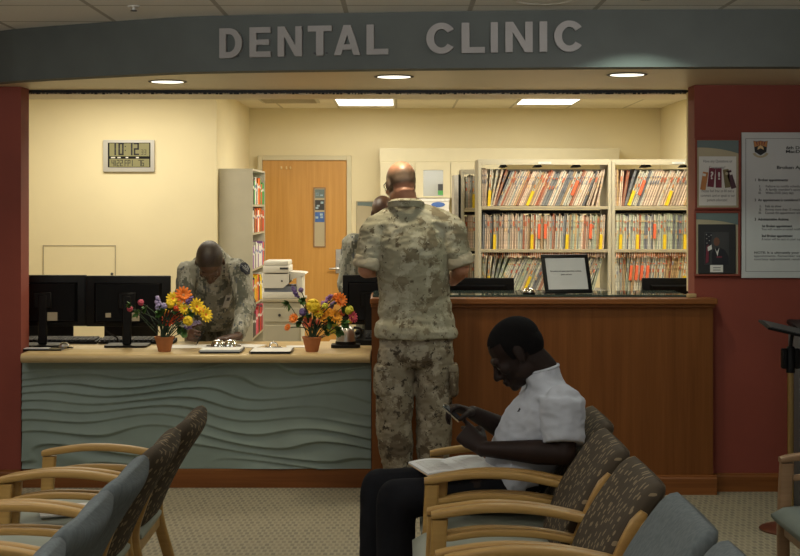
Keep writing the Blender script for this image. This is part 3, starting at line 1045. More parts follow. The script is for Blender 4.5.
flat([(711, 264.4), (710.5, 254), (712.5, 249), (716, 247.5), (719.5, 247.5), (724, 250), (727.5, 256), (727.8, 264.4)], M['print_navy'], 'uniform_print', 0.0012)
flat([(713.8, 248), (716, 252), (718.2, 247.5), (716.5, 256)], M['white_paper'], 'shirt_print', 0.0014)
mb = MB(); mb.lathe([(0.0, 0), (0.0168, 0), (0.0168, 0.0016), (0, 0.0016)], n=24, rot=Matrix.Rotation(PI / 2, 3, 'X'))
for v in mb.bm.verts:
    v.co.z *= 1.42
mb.build('face_print', M['print_skin'], pr, loc=(fx(715.6), yy, fz(241.6)))
mb = MB(); mb.b2(fx(715.5), fx(721), yy - .0016, yy - .0012, fz(257.6), fz(256.0)); mb.build('ribbon_print', M['maroon'], pr, smooth=0)
mb = MB(); mb.b2(fx(709.2), fx(722), -0.0125, -0.0100, fz(272), fz(264.8)); mb.build('name_card', M['white_paper'], pf, smooth=0)
for py in (267.5, 269.8):
    mb = MB(); mb.b2(fx(712), fx(719.5), -0.0129, -0.0124, fz(py + .35), fz(py - .35)); mb.build('card_line', M['ink_grey'], pf, smooth=0)

ps = thing('poster', 'large white poster headed Broken Appointments on the red wall', 'poster', (X(741.2), WY, Z(277.8)))
fx = lambda px: X(px) - X(741.2)
fz = lambda py: Z(py) - Z(277.8)
mb = MB(); mb.b2(0, fx(880), -0.012, -0.001, 0, fz(132.5), 0.001, 1); mb.build('board', M['grey_paper'], ps, smooth=0)
mb = MB()
for a in ((745, 745.5, 138.5, 271.5), (875.5, 876, 138.5, 271.5), (745, 876, 138.5, 138.9), (745, 876, 271.1, 271.5)):
    mb.b2(fx(a[0]), fx(a[1]), -0.0126, -0.0118, fz(a[3]), fz(a[2]))
mb.build('border_line', M['ink_grey'], ps, smooth=0)
yp = -0.0124
for body, px, py, hpx, m, wpx, bold in (
        ('6th Dental Squadron', 785.5, 149.2, 3.1, 'ink', 48, .0005), ('MacDill AFB Florida', 785, 153.0, 3.1, 'ink', 49, .0005),
        ('Broken Appointments', 776, 169.0, 3.3, 'ink', 52, .0006), ('1  Broken appointments:', 754, 181.2, 2.7, 'ink', 33, .0005),
        ('I.', 758.5, 187.4, 2.5, 'ink_grey', 1.6, .0002), ('Failure to notify scheduled treatment time', 765, 187.4, 2.5, 'ink_grey', 62, .0002),
        ('II.', 758.5, 190.7, 2.5, 'ink_grey', 2.2, .0002), ("A family member's sponsor does not notify us", 765, 190.7, 2.5, 'ink_grey', 66, .0002),
        ('III.', 757.8, 194.0, 2.5, 'ink_grey', 2.8, .0002), ('Within DOD (duty day)', 765, 194.0, 2.5, 'ink_grey', 28, .0002),
        ('2  An appointment is considered broken if a patient:', 754, 201.2, 2.7, 'ink', 70, .0004),
        ('I.', 759, 207.3, 2.5, 'ink_grey', 1.6, .0002), ('Fails to show', 764.5, 207.3, 2.5, 'ink_grey', 16, .0002),
        ('II.', 758.6, 210.6, 2.5, 'ink_grey', 2.2, .0002), ('Arrives more than 15 minutes late', 764.5, 210.6, 2.5, 'ink_grey', 42, .0002),
        ('III.', 758, 213.9, 2.5, 'ink_grey', 2.8, .0002), ('Cancels the appointment within 24 hours', 764.5, 213.9, 2.5, 'ink_grey', 50, .0002),
        ('3  Administrative Actions:', 754, 220.5, 2.7, 'ink', 34, .0005),
        ('1st Broken appointment', 761, 227.2, 2.6, 'ink', 30, .0005), ('You will receive an email notification', 761, 230.2, 2.4, 'ink_grey', 46, .0001),
        ('2nd Broken appointment', 761, 237.0, 2.6, 'ink', 31, .0005), ('A letter will be sent to your supervisor', 761, 240.2, 2.4, 'ink_grey', 48, .0001),
        ('NOTE: It is ultimately your responsibility to remember your', 753.5, 253.6, 2.4, 'ink', 100, .0002),
        ('appointments. Remember we will make every effort to remind you', 753.5, 256.9, 2.4, 'ink_grey', 106, .0002),
        ('courtesy appointment reminder phone calls are not guaranteed', 753.5, 260.1, 2.4, 'ink_grey', 104, .0002)):
    text_mesh('text_line', body, hpx * sc * 1.35, M[m], ps, (fx(px), yp, fz(py)), 'LEFT', bold, width=wpx * sc)
# unit crest
sub = thing('crest', None, None, (fx(760), yp, fz(149.5))); sub.parent = ps
u = sc
cr = lambda pts, m, nm, d: MB().prism([(a * u, b * u) for a, b in pts], lambda p, q, r: (p, -r, q), 0, d).build(nm, m, sub, smooth=0)
scr = [(8.8 * math.sin(a), -1.2 - 7.2 * math.cos(a)) for a in [lerp(-1.15, 1.15, i / 14) for i in range(15)]]
cr(scr + [(5.6 * math.sin(a), -1.6 - 4.9 * math.cos(a)) for a in [lerp(1.25, -1.25, i / 14) for i in range(15)]], M['board_beige'], 'scroll', 0.0008)
shield = [(-6.2, 1.4), (-7.2, 8.6), (-3.4, 8.0), (0, 8.8), (3.4, 8.0), (7.2, 8.6), (6.2, 1.4), (5.8, -2.4), (0, -6.0), (-5.8, -2.4)]
cr(shield, M['ink'], 'shield', 0.0012)
cr([(-6.1, 2.2), (-7.0, 8.3), (-3.4, 7.7), (0, 8.5), (3.4, 7.7), (7.0, 8.3), (6.1, 2.2), (0, 4.4)], M['rust'], 'shield_top', 0.0016)
cr([(-2.6, 2.6), (0, 4.2), (2.6, 2.6), (3.2, -.4), (0, 1.2), (-3.2, -.4)], M['folder_tan'], 'shield_bird', 0.0019)
for k in (-4.4, -1.5, 1.5, 4.4):
    cr([(k - .5, 8.0), (k + .5, 8.0), (k * .75 + .3, 4.4), (k * .75 - .3, 4.4)], M['maroon'], 'shield_stripe', 0.0020)

# board of the same kind on the far office wall, beside the door
wave_board('sign_board', 357.5, 380, 202, 236, 15.598, 15.6 / F, 'beige board with a blue wave top on the office wall right of the wooden door', 'board_beige')

# ================================================================== wall cabinets at the back of the office
cs = 15.2 / F
CX = lambda px: (px - 400) * cs
CZ = lambda py: EYE - (py - HY) * cs
cb = thing('wall_cabinet', 'cream wall cabinet with a glass door behind the standing bald man', 'cabinet', (CX(440), 15.6, CZ(198)))
bx = lambda px: CX(px) - CX(440)
bz = lambda py: CZ(py) - CZ(198)
mb = MB(); mb.b2(bx(380), bx(500), -0.38, -0.01, 0, bz(162)); mb.build('body', M['cab_white'], cb, smooth=0)
mb = MB(); mb.b2(bx(379.5), bx(620), -0.36, -0.01, bz(161.8), bz(148), 0.002, 1); mb.build('filler_panel', M['cab_white'], cb, smooth=0)
for a, b in ((380.4, 414.8), (450.8, 474)):
    mb = MB(); mb.b2(bx(a), bx(b), -0.40, -0.381, .004, bz(162.5), 0.002, 1); d_ = mb.build('door', M['cab_white'], cb, smooth=0)
    mb = MB(); mb.tube([(bx(b - 3), -0.402, .05), (bx(b - 3), -0.425, .06), (bx(b - 3), -0.425, .14), (bx(b - 3), -0.402, .15)], .005); mb.build('handle', M['steel'], d_)
mb = MB()
for a in ((415.4, 423.3, 198, 162.5), (443.2, 450.2, 198, 162.5), (423.3, 443.2, 170.3, 162.5), (423.3, 443.2, 198, 196.2)):
    mb.b2(bx(a[0]), bx(a[1]), -0.40, -0.381, bz(a[2]) + .004, bz(a[3]))
gd = mb.build('glass_door', M['cab_white'], cb, smooth=0)
mb = MB(); mb.b2(bx(423.2), bx(443.3), -0.395, -0.388, bz(196.4), bz(170.2)); mb.build('pane', M['glass_grey'], gd, smooth=0)
mb = MB(); mb.mi = 0; mb.b2(bx(438), bx(443), -0.3975, -0.395, bz(190.5), bz(184)); mb.mi = 1; mb.b2(bx(438), bx(443), -0.3975, -0.395, bz(195), bz(190.6))
mb.build('sticker', [M['dark_grey'], M['green']], gd, smooth=0)
# box below it
t = thing('storage_box', 'white box with a blue oval mark below the glass cabinet door', 'box', (CX(434), 15.3, CZ(226)))
bz2 = lambda py: CZ(py) - CZ(226)
hwid = CX(449) - CX(434)
mb = MB(); mb.b2(-hwid, hwid, -0.15, 0.2, 0, bz2(200), 0.006, 1); mb.build('carton', M['printer'], t, smooth=0)
mb = MB(); mb.b2(-hwid - .006, hwid + .006, -0.156, 0.206, bz2(201.5), bz2(198.6), 0.004, 1); mb.build('lid', M['white'], t, smooth=0)
mb = MB(); mb.lathe([(0, 0), (.055, 0), (.055, .004), (0, .004)], n=24, rot=Matrix.Rotation(PI / 2, 3, 'X'))
for v in mb.bm.verts:
    v.co.x *= 1.3; v.co.z *= 0.5
mb.build('mark', M['blue'], t, loc=(CX(438) - CX(434), -0.15, bz2(204.6)))
# base cabinet that carries the box
t = thing('base_cabinet', 'cream base cabinet with a worktop below the wall cabinet', 'cabinet', (CX(470), 15.58, 0))
b0, b1_ = CX(385) - CX(470), CX(560) - CX(470)
tz = CZ(226) - .002
mb = MB(); mb.b2(b0, b1_, -0.5, 0, 0.0, tz - .03); mb.build('body', M['cab_white'], t, smooth=0)
mb = MB(); mb.b2(b0 - .01, b1_ + .01, -0.53, 0, tz - .03, tz, 0.004, 1); mb.build('worktop', M['putty'], t, smooth=0)
for i in range(3):
    u0, u1 = lerp(b0, b1_, i / 3) + .01, lerp(b0, b1_, (i + 1) / 3) - .01
    mb = MB(); mb.b2(u0, u1, -0.52, -0.501, .1, tz - .05, 0.003, 1); d_ = mb.build('door', M['cab_white'], t, smooth=0)
    mb = MB(); mb.tube([(u1 - .05, -.52, .9), (u1 - .05, -.545, .91), (u1 - .05, -.545, 1.0), (u1 - .05, -.52, 1.01)], .005); mb.build('handle', M['steel'], d_)

# ================================================================== file shelving
SD = 10.14
ss = SD / F
SX = lambda px: (px - 400) * ss
SZ = lambda py: EYE - (py - HY) * ss
boards = [SZ(206.2), SZ(249.4), SZ(291), SZ(291) - .305, SZ(291) - .61]


def shelving(x0, x1, label, tag_text=True, back=False, y=SD, boards=boards, ztop=SZ(161)):
    t = thing('file_shelf', label, 'shelf', ((x0 + x1) / 2, y, 0))
    h = (x1 - x0) / 2
    for sgn in (-1, 1):
        mb = MB(); mb.b2(sgn * h - .024 * (sgn > 0), sgn * h + .024 * (sgn < 0), 0, 0.42, 0, ztop, 0.003, 1); mb.build('upright', M['putty'], t, smooth=0)
    mb = MB(); mb.b2(-h, h, 0.002, 0.42, ztop - .004, ztop + .012); mb.build('top', M['putty'], t, smooth=0)
    mb = MB(); mb.b2(-h + .024, h - .024, -0.002, 0.02, ztop - .026, ztop - .004); mb.build('header', M['putty'], t, smooth=0)
    for z in boards:
        mb = MB(); mb.b2(-h + .024, h - .024, 0.004, 0.40, z - .022, z, 0.002, 1); mb.build('shelf', M['putty_dark'], t, smooth=0)
    for z in list(boards[:2]):
        mb = MB(); mb.b2(-h + .03, h - .03, 0.33, 0.36, z - .055, z - .028); mb.build('rail', M['black'], t, smooth=0)
    mb = MB(); mb.b2(-h + .024, h - .024, 0.30, 0.33, ztop - .075, ztop - .05); mb.build('rail', M['putty'], t, smooth=0)
    for k in range(3 if tag_text else 0):
        u = lerp(-h + .2, h - .2, k / 2) + random.uniform(-.08, .08)
        mb = MB(); mb.prism([(0, 0), (.05, 0), (.03, .04)], lambda p, q, r: (u + p, .05 + r, ztop - .040 + q * .8), 0, .25); mb.build('divider', M['black'], t, smooth=0)
    if tag_text:
        mb = MB()
        for mi_ in range(3):
            mb.mi = mi_
            u = -h + .03 + mi_ * .004
            while u < h - .045:
                mb.b2(u, u + .004, .012, .016, boards[1] - .023 - random.uniform(.022, .040), boards[1] - .0225)
                u += random.uniform(.012, .018)
        mb.build('tab_strip', [M['folder_pink'], M['folder_red'], M['rust']], t, smooth=0)
        mb = MB(); mb.b2(-.045, .045, -0.006, -0.0022, ztop - .022, ztop - .006); mb.build('label_card', M['white_paper'], t, smooth=0)
        mb = MB(); mb.b2(-.03, .03, -0.0066, -0.006, ztop - .017, ztop - .011); mb.build('label_print', M['light_blue'], t, smooth=0)
    return t


shelving(SX(478), SX(611.5), 'left tall putty file shelf packed with patient folders, behind the high counter')
shelving(SX(611.8), SX(745), 'right tall putty file shelf packed with patient folders, beside the red wall')
# folder prototypes, built once per look: a creased cover of two leaves with a sheaf of paper and a tab
fmesh = {}


def folder_mesh(key, mats, hgt, thick, mark=None):
    mb = MB()
    h2 = thick / 2
    dep = 0.24
    # two cover leaves that meet at the spine (seen edge: open side with tab)
    mb.mi = 0
    mb.b2(-h2, -h2 + .0040, 0.0, dep, 0.0, hgt)
    mb.b2(h2 - .0036, h2, 0.006, dep, 0.0, hgt - .006)
    mb.b2(-h2, h2, dep - .003, dep, 0.0, hgt - .004)
    mb.mi = 1
    mb.b2(-h2 + .0041, h2 - .0037, 0.010, dep - .004, 0.002, hgt - .012)
    mb.mi = 2
    tz_ = {'pink': .50, 'white': .36, 'green': .44, 'tan': .62, 'grey': .3, 'red': .56}.get(key[0], .5) + .09 * key[1]
    mb.b2(-h2 - .0004, h2 * .2, -0.003, 0.002, hgt * tz_, hgt * (tz_ + .10))
    mb.b2(-h2 - .0004, h2 * .4, -0.003, 0.002, hgt * .78, hgt * .82)
    if mark:
        mb.mi = 3
        mb.b2(-h2 - .002, h2 + .002, -0.006, 0.02, mark[0] * hgt, mark[1] * hgt)
    bmesh.ops.recalc_face_normals(mb.bm, faces=mb.bm.faces[:])
    me = bpy.data.meshes.new('folder')
    mb.bm.to_mesh(me); mb.bm.free()
    for q in mats:
        me.materials.append(M[q])
    fmesh[key] = me


for k in ('pink', 'white', 'green', 'tan', 'grey', 'red'):
    for v, thk in ((0, .011), (1, .015), (2, .018)):
        folder_mesh((k, v), ['folder_' + k, 'gap' if k in ('pink', 'red', 'tan') else 'page_grey', 'folder_tan' if v == 0 else ('folder_grey' if v == 1 else 'folder_red')], [.246, .252, .238][v], thk)
folder_mesh(('yellow_mark', 0), ['folder_white', 'gap', 'rust', 'yellow'], .246, .016, (0.0, 0.42))
folder_mesh(('orange_mark', 0), ['folder_white', 'gap', 'rust', 'coral'], .246, .014, (0.30, 0.72))


def folder(key, x, y, z, lean, label, group, hk=1.0):
    o = bpy.data.objects.new('file_folder', fmesh[key])
    C.objects.link(o)
    o.location = (x, y, z + .010 * abs(math.sin(lean)) + .0006)
    o.rotation_euler = (0, lean, 0)
    o.scale = (1, 1, hk)
    return tag(o, label, 'file folder', group)


def fill_row(px0, px1, zb, mix, lean_fn, marks, where, y=SD + .03, s_=ss, hk=1.0):
    """One packed row: lean_fn(t) gives the tilt, marks = {px: kind}."""
    x = (px0 - 400) * s_
    xe = (px1 - 400) * s_
    used_ = set()
    prev = None
    while True:
        t = (x - (px0 - 400) * s_) / (xe - (px0 - 400) * s_)
        px = x / s_ + 400
        kind = None
        for mp_, mk in marks.items():
            if mp_ not in used_ and abs(px - mp_) < 1.6:
                kind = mk; used_.add(mp_)
        lean = max(-.5, lean_fn(min(1, t)))
        if kind in ('yellow_mark', 'orange_mark'):
            key, thk, hgt = (kind, 0), .0225, .246
        else:
            k = random.choices([m_ for m_, _ in mix], [n_ for _, n_ in mix])[0] if kind is None else kind
            v = random.randrange(3)
            key, thk, hgt = (k, v), (.0114, .0154, .0184)[v], (.246, .252, .238)[v]
        if prev:
            pthk, phgt, plean = prev
            x += (pthk + thk) / 2 / math.cos(max(abs(plean), abs(lean))) + .0012
            if plean > lean:
                x += .255 * hk * (math.sin(plean) - math.sin(lean)) + .0006
            elif lean > plean and lean < 0:
                x += .0
            if plean < 0 or lean < 0:
                x += .255 * hk * max(0, math.sin(-lean) - math.sin(-plean))
        if x + max(0, math.sin(lean)) * .255 * hk + thk / 2 > xe:
            break
        prev = (thk, hgt, lean)
        if kind in ('yellow_mark', 'orange_mark'):
            col = 'yellow' if kind == 'yellow_mark' else 'orange'
            folder(key, x, y - .004, zb, lean, f'pale folder with {col} marker in the {where}', f'folders with {col} markers, {where}', hk)
        else:
            names = {'pink': 'pinkish cream', 'white': 'off-white', 'green': 'pale green', 'tan': 'tan', 'grey': 'dark blue-grey', 'red': 'brick red'}
            folder(key, x, y + random.uniform(-.004, .010), zb, lean, f'{names[k]} folder in the {where}', f'{names[k]} folders, {where}', hk)


Lr, Rr = 'of the left file shelf', 'of the right file shelf'
# tilt keeps every folder inside its bay: upright at the posts, leaning between
bump_ = lambda t, a: a * min(1, t / .10) * min(1, (1 - t) / .22)
fill_row(483.8, 606.8, boards[0], [('pink', 7), ('white', 3), ('tan', 1.5), ('grey', 2.0), ('red', 1.4)], lambda t: bump_(t, .40),
         {486.5: 'yellow_mark', 497: 'grey', 494: 'red', 524: 'yellow_mark', 541: 'grey', 543: 'grey', 566: 'orange_mark', 569: 'red'}, 'top row ' + Lr, hk=1.07)
fill_row(483.8, 606.8, boards[1], [('pink', 5), ('white', 3), ('tan', 2), ('grey', 1.8), ('red', 1.6)], lambda t: .02 if t < .55 else .05,
         {492: 'yellow_mark', 528: 'yellow_mark', 538: 'orange_mark', 543: 'orange_mark', 565: 'yellow_mark', 570: 'green', 573: 'green', 577: 'green', 586: 'orange_mark', 598: 'yellow_mark', 591: 'green', 594: 'green'}, 'second row ' + Lr)
fill_row(483.8, 606.8, boards[2], [('green', 4), ('white', 5), ('grey', 2.2), ('pink', 1)], lambda t: bump_(t, .40),
         {486.5: 'yellow_mark', 523: 'yellow_mark', 537: 'red', 591: 'orange_mark', 596: 'yellow_mark'}, 'third row ' + Lr)
fill_row(616.6, 704, boards[0], [('pink', 6), ('white', 4), ('tan', 1), ('grey', .8), ('red', .7)], lambda t: bump_(t, .36),
         {626: 'yellow_mark', 632: 'orange_mark', 630: 'white', 664: 'yellow_mark', 636: 'grey'}, 'top row ' + Rr, hk=1.07)
fill_row(616.6, 704, boards[1], [('green', 6), ('white', 4), ('grey', 2.2)], lambda t: .03,
         {618.5: 'yellow_mark', 634: 'yellow_mark', 638: 'red', 652: 'orange_mark', 662: 'yellow_mark', 684: 'yellow_mark'}, 'second row ' + Rr)
fill_row(616.6, 704, boards[2], [('white', 5), ('green', 2.5), ('tan', 2.5), ('grey', .8)], lambda t: bump_(t, .10),
         {627.5: 'orange_mark', 633: 'orange_mark', 638.5: 'orange_mark', 645: 'orange_mark', 667: 'red', 683: 'yellow_mark', 676: 'tan', 672: 'tan'}, 'third row ' + Rr)

# narrower shelf behind, seen past the left shelf
BD = 10.9
bs = BD / F
BZ = lambda py: EYE - (py - HY) * bs
bb = [BZ(208), BZ(248), BZ(288), BZ(288) - .3]
shelving((461 - 400) * bs, (500 - 400) * bs, 'narrow putty file shelf standing behind the left file shelf', False, y=BD, boards=bb, ztop=BZ(171))
for zb in bb[:3]:
    fill_row(467.2, 482, zb, [('pink', 6), ('red', 2), ('white', 2)], lambda t: 0.0, {471.5: 'yellow_mark'} if zb == bb[0] else {}, 'narrow shelf behind the left file shelf', y=BD + .03, s_=bs)
t = thing('room_divider', 'narrow white panel with a black edge left of the narrow file shelf', 'panel', ((457.0 - 400) * bs, BD + .02, 0))
mb = MB(); mb.b2(-.020, .012, 0, .5, 0.0, BZ(175)); mb.build('panel', M['white'], t, smooth=0)
mb = MB(); mb.b2(.0125, .022, -.004, .5, 0.0, BZ(174.5)); mb.build('edge', M['black'], t, smooth=0)

# ================================================================== bookshelf, printer and its stand
bk = thing('bookshelf', 'putty metal bookshelf seen from its end beside the wooden door', 'shelf', (-1.615, 12.96, 0))
kx, ky, kz = 0.30, 1.15, 1.92
mb = MB(); mb.b2(0.0, kx, -0.02, 0.0, 0, kz, 0.002, 1); mb.build('end_panel', M['putty'], bk, smooth=0)
mb = MB(); mb.b2(0.0, kx, ky, ky + .02, 0, kz, 0.002, 1); mb.build('end_panel', M['putty'], bk, smooth=0)
mb = MB(); mb.b2(0.0, .012, 0.001, ky - .001, 0, kz - .02); mb.build('back_panel', M['putty'], bk, smooth=0)
mb = MB(); mb.b2(0, kx, -.02, ky + .02, kz, kz + .015); mb.build('top', M['putty'], bk, smooth=0)
shz = [.10, .42, .72, 1.035, 1.36, 1.615]
for z in shz:
    mb = MB(); mb.b2(0.013, kx - .004, 0.001, ky - .001, z - .02, z); mb.build('shelf', M['putty_dark'], bk, smooth=0)
bookcols = {1: ['red', 'pink', 'dark_grey', 'white'], 2: ['vermilion', 'pink', 'yellow', 'white', 'dark_grey'], 3: ['coral', 'light_blue', 'purple', 'white', 'dark_grey'], 4: ['orange', 'vermilion', 'dark_grey', 'white', 'dark_grey'], 5: ['vermilion', 'white', 'green', 'orange', 'dark_grey']}
shelf_words = {1: 'lowest seen', 2: 'second lowest', 3: 'middle', 4: 'upper', 5: 'top'}
for si, z in enumerate(shz):
    if si == 0:
        continue
    yb = 0.012
    while yb < ky - .06:
        th_, hh = random.uniform(.06, .11), random.uniform(.19, .25)
        if z + hh > (shz[si + 1] if si + 1 < len(shz) else kz) - .03:
            hh = (shz[si + 1] if si + 1 < len(shz) else kz) - z - .035
        dp = random.uniform(.20, .26)
        if yb + th_ > ky - .006:
            break
        cn = random.choice(bookcols[si])
        mb = MB()
        mb.mi = 0
        mb.b2(-dp / 2, dp / 2, -th_ / 2, -th_ / 2 + .003, 0, hh); mb.b2(-dp / 2, dp / 2, th_ / 2 - .003, th_ / 2, 0, hh); mb.b2(dp / 2 - .004, dp / 2, -th_ / 2, th_ / 2, 0, hh)
        mb.mi = 1
        mb.b2(-dp / 2 + .004, dp / 2 - .005, -th_ / 2 + .003, th_ / 2 - .003, .004, hh - .004)
        mb.mi = 2
        mb.b2(dp / 2 - .001, dp / 2 + .0006, -th_ / 2 + .016, th_ / 2 - .016, hh * .62, hh * .72)
        o = mb.build('binder', [M[cn], M['white_paper'], M['white' if cn != 'white' else 'blue']], smooth=0, loc=(-1.615 + kx - .001 - dp / 2, 12.96 + yb + th_ / 2, z + .0005))
        tag(o, f'{cn.replace("_", " ")} binder on the {shelf_words[si]} shelf of the putty bookshelf', 'binder', f'{cn.replace("_", " ")} binders, {shelf_words[si]} shelf of the bookshelf')
        yb += th_ + random.uniform(.001, .01)

PD = 12.4
pq = PD / F
PX = lambda px: (px - 400) * pq
PZ = lambda py: EYE - (py - HY) * pq
t = thing('printer_stand', 'putty metal stand with a drawer carrying the office printer', 'stand', (PX(282), PD, 0))
hw_ = PX(301) - PX(282)
mb = MB(); mb.b2(-hw_, hw_, 0, .5, 0.05, PZ(302), 0.004, 1); mb.build('body', M['putty'], t, smooth=0)
mb = MB(); mb.b2(-hw_ + .015, hw_ - .015, -.012, 0, PZ(322), PZ(308), 0.004, 1); d_ = mb.build('drawer', M['putty'], t, smooth=0)
mb = MB(); mb.cyl((-.02, -.012, PZ(315)), (-.02, -.022, PZ(315)), .012); mb.build('lock', M['dark_grey'], d_)
mb = MB(); mb.b2(-hw_ + .015, hw_ - .015, -.012, 0, .08, PZ(325), 0.004, 1); mb.build('drawer', M['putty'], t, smooth=0)
mb = MB(); mb.b2(-hw_ - .01, hw_ + .02, -.02, .52, PZ(302) + .0, PZ(302) + .025, 0.004, 1); mb.build('top', M['putty_dark'], t, smooth=0)
for a in (-1, 1):
    mb = MB(); mb.b2(a * (hw_ - .03) - .015, a * (hw_ - .03) + .015, .02, .46, 0, .05); mb.build('foot', M['dark_grey'], t, smooth=0)
pz0 = PZ(302) + .0255
t = thing('printer', 'pale beige office printer with side tray on the putty stand', 'printer', (PX(280), PD, pz0))
x_ = lambda px: PX(px) - PX(280)
z_ = lambda py: PZ(py) - pz0
mb = MB(); mb.b2(x_(263), x_(296), 0.0, .42, 0.0005, z_(292), 0.008, 2); mb.build('paper_tray', M['printer'], t)
mb = MB(); mb.b2(x_(264), x_(297), .02, .40, z_(292), z_(286.5)); mb.build('output_slot', M['printer_grey'], t, smooth=0)
mb = MB(); mb.prism([(x_(263), z_(288)), (x_(283), z_(288)), (x_(289), z_(283)), (x_(289), z_(274)), (x_(263), z_(274))], lambda u, v, d: (u, d, v), -.01, .42); mb.build('body', M['printer'], t, smooth=0)
mb = MB(); mb.b2(x_(263), x_(289), -.015, .42, z_(273), z_(266), 0.008, 2); mb.build('scanner', M['printer'], t)
mb = MB(); mb.b2(x_(263.5), x_(288.5), -.005, .42, z_(266), z_(261), 0.012, 2); mb.build('lid', M['printer'], t)
mb = MB(); mb.prism([(x_(290), z_(280)), (x_(303), z_(276)), (x_(306), z_(274)), (x_(304), z_(273)), (x_(290), z_(272))], lambda u, v, d: (u, d, v), .02, .36); mb.build('side_tray', M['printer'], t, smooth=0)
mb = MB(); mb.b2(x_(296.3), x_(302), .02, .38, .0, z_(277), .003, 1); mb.build('finisher', M['printer'], t, smooth=0)
mb = MB(); mb.b2(x_(280), x_(288), -.0165, -.014, z_(269.5), z_(267.5)); mb.build('control_panel', M['dark_grey'], t, smooth=0)
mb = MB(); mb.cyl((x_(282), -.015, z_(281)), (x_(282), -.011, z_(281)), .008); mb.build('button', M['dark_grey'], t)

# ================================================================== work desks behind the counters
t = thing('work_desk', 'inner work desk behind the high counter carrying the monitors', 'desk', (0.8, 9.13, 0))
mb = MB(); mb.b2(-1.25, 1.2, -.20, .20, .715, .745, .004, 1); mb.build('desktop', M['maple_top'], t, smooth=0)
for a in (-1.2, 1.15):
    mb = MB(); mb.b2(a - .015, a + .015, -.18, .18, 0, .715); mb.build('side_panel', M['cherry'], t, smooth=0)


def monitor(x, y, z0, w_, h_, zb, label, group=None, foot=True, stickers=(), rz=0.0):
    """Flat screen seen from behind. zb: bottom of the screen above z0."""
    t = thing('monitor', label, 'monitor', (x, y, z0), rz, group)
    mb = MB(); mb.b2(-w_ / 2, w_ / 2, -.012, .022, zb, zb + h_, .006, 2); mb.build('screen_case', M['black'], t)
    mb = MB()
    pr_ = [(-w_ * .40, zb + h_ * .08), (w_ * .40, zb + h_ * .08), (w_ * .40, zb + h_ * .86), (-w_ * .40, zb + h_ * .86)]
    mb.loft([[(a, -.0121, b) for a, b in pr_], [(a * .93, -.036, lerp(b, zb + h_ * .47, .07)) for a, b in pr_]]); mb.build('back_housing', M['black_gloss'], t, smooth=0)
    mb = MB(); mb.b2(-w_ / 2 + .008, w_ / 2 - .008, .0221, .024, zb + .01, zb + h_ - .01); mb.build('panel', M['print_dark'], t, smooth=0)
    mb = MB(); mb.b2(-.026, .026, -.056, -.036, .012, zb + h_ * .62, .006, 1); mb.b2(-.055, .055, -.05, -.036, zb + h_ * .35, zb + h_ * .68, .008, 1); st = mb.build('stand', M['black'], t)
    mb = MB(); pts = rrect(.125, .10, .03)
    mb.prism(pts, lambda u, v, d: (u, v - .02, d), 0, .012); mb.build('base', M['black'], t)
    for sx, sz, sw, sh in stickers:
        mb = MB(); mb.b2(sx - sw / 2, sx + sw / 2, -.0375, -.036, sz - sh / 2, sz + sh / 2); mb.build('sticker', M['folder_tan'] if sw < .03 else M['putty_dark'], t, smooth=0)
    return t


mq = 8.62 / F
mx = lambda px: (px - 400) * mq
monitor(mx(44.5), 8.62, DT, .50, 51 * mq, EYE - (326 - HY) * mq - DT, 'black monitor seen from behind, next to the left red wall end', 'monitors on the low desk', stickers=((.05, EYE - (316 - HY) * mq - DT, .07, .05),))
monitor(mx(129), 8.60, DT, .50, 50.5 * mq, EYE - (326 - HY) * mq - DT, 'black monitor seen from behind, between its twin and the bending man', 'monitors on the low desk', stickers=((-.112, EYE - (314.5 - HY) * mq - DT, .032, .026), (.05, EYE - (316 - HY) * mq - DT, .045, .05)))
monitor((369 - 400) * 9.08 / F, 9.08, .7455, .33, .31, .116, 'black monitor behind the right flower pot and the standing bald man', stickers=((.0, .18, .05, .04),))
monitor((475 - 400) * 9.08 / F, 9.08, .7455, .49, .30, .108, 'black monitor whose top shows over the counter by the standing man\'s right hand')
monitor((681 - 400) * 9.08 / F, 9.08, .7455, .49, .30, .108, 'black monitor whose top shows over the right end of the counter')

# keyboards and cable clutter on the low desk
def keyboard(x, y, z, label, rz=0):
    t = thing('keyboard', label, 'keyboard', (x, y, z), rz)
    mb = MB(); mb.prism([(-.08, 0), (.08, 0), (.08, .024), (-.08, .014)], lambda u, v, d: (d, u, v), -.225, .225); mb.build('case', M['black'], t, smooth=0)
    mb = MB()
    for r_ in range(5):
        for k in range(15):
            mb.box((-.205 + k * .029, -.062 + r_ * .030, .0215 + .0018 * r_), (.024, .024, .008), None)
    mb.build('keys', M['dark_grey'], t, smooth=0)
    return t


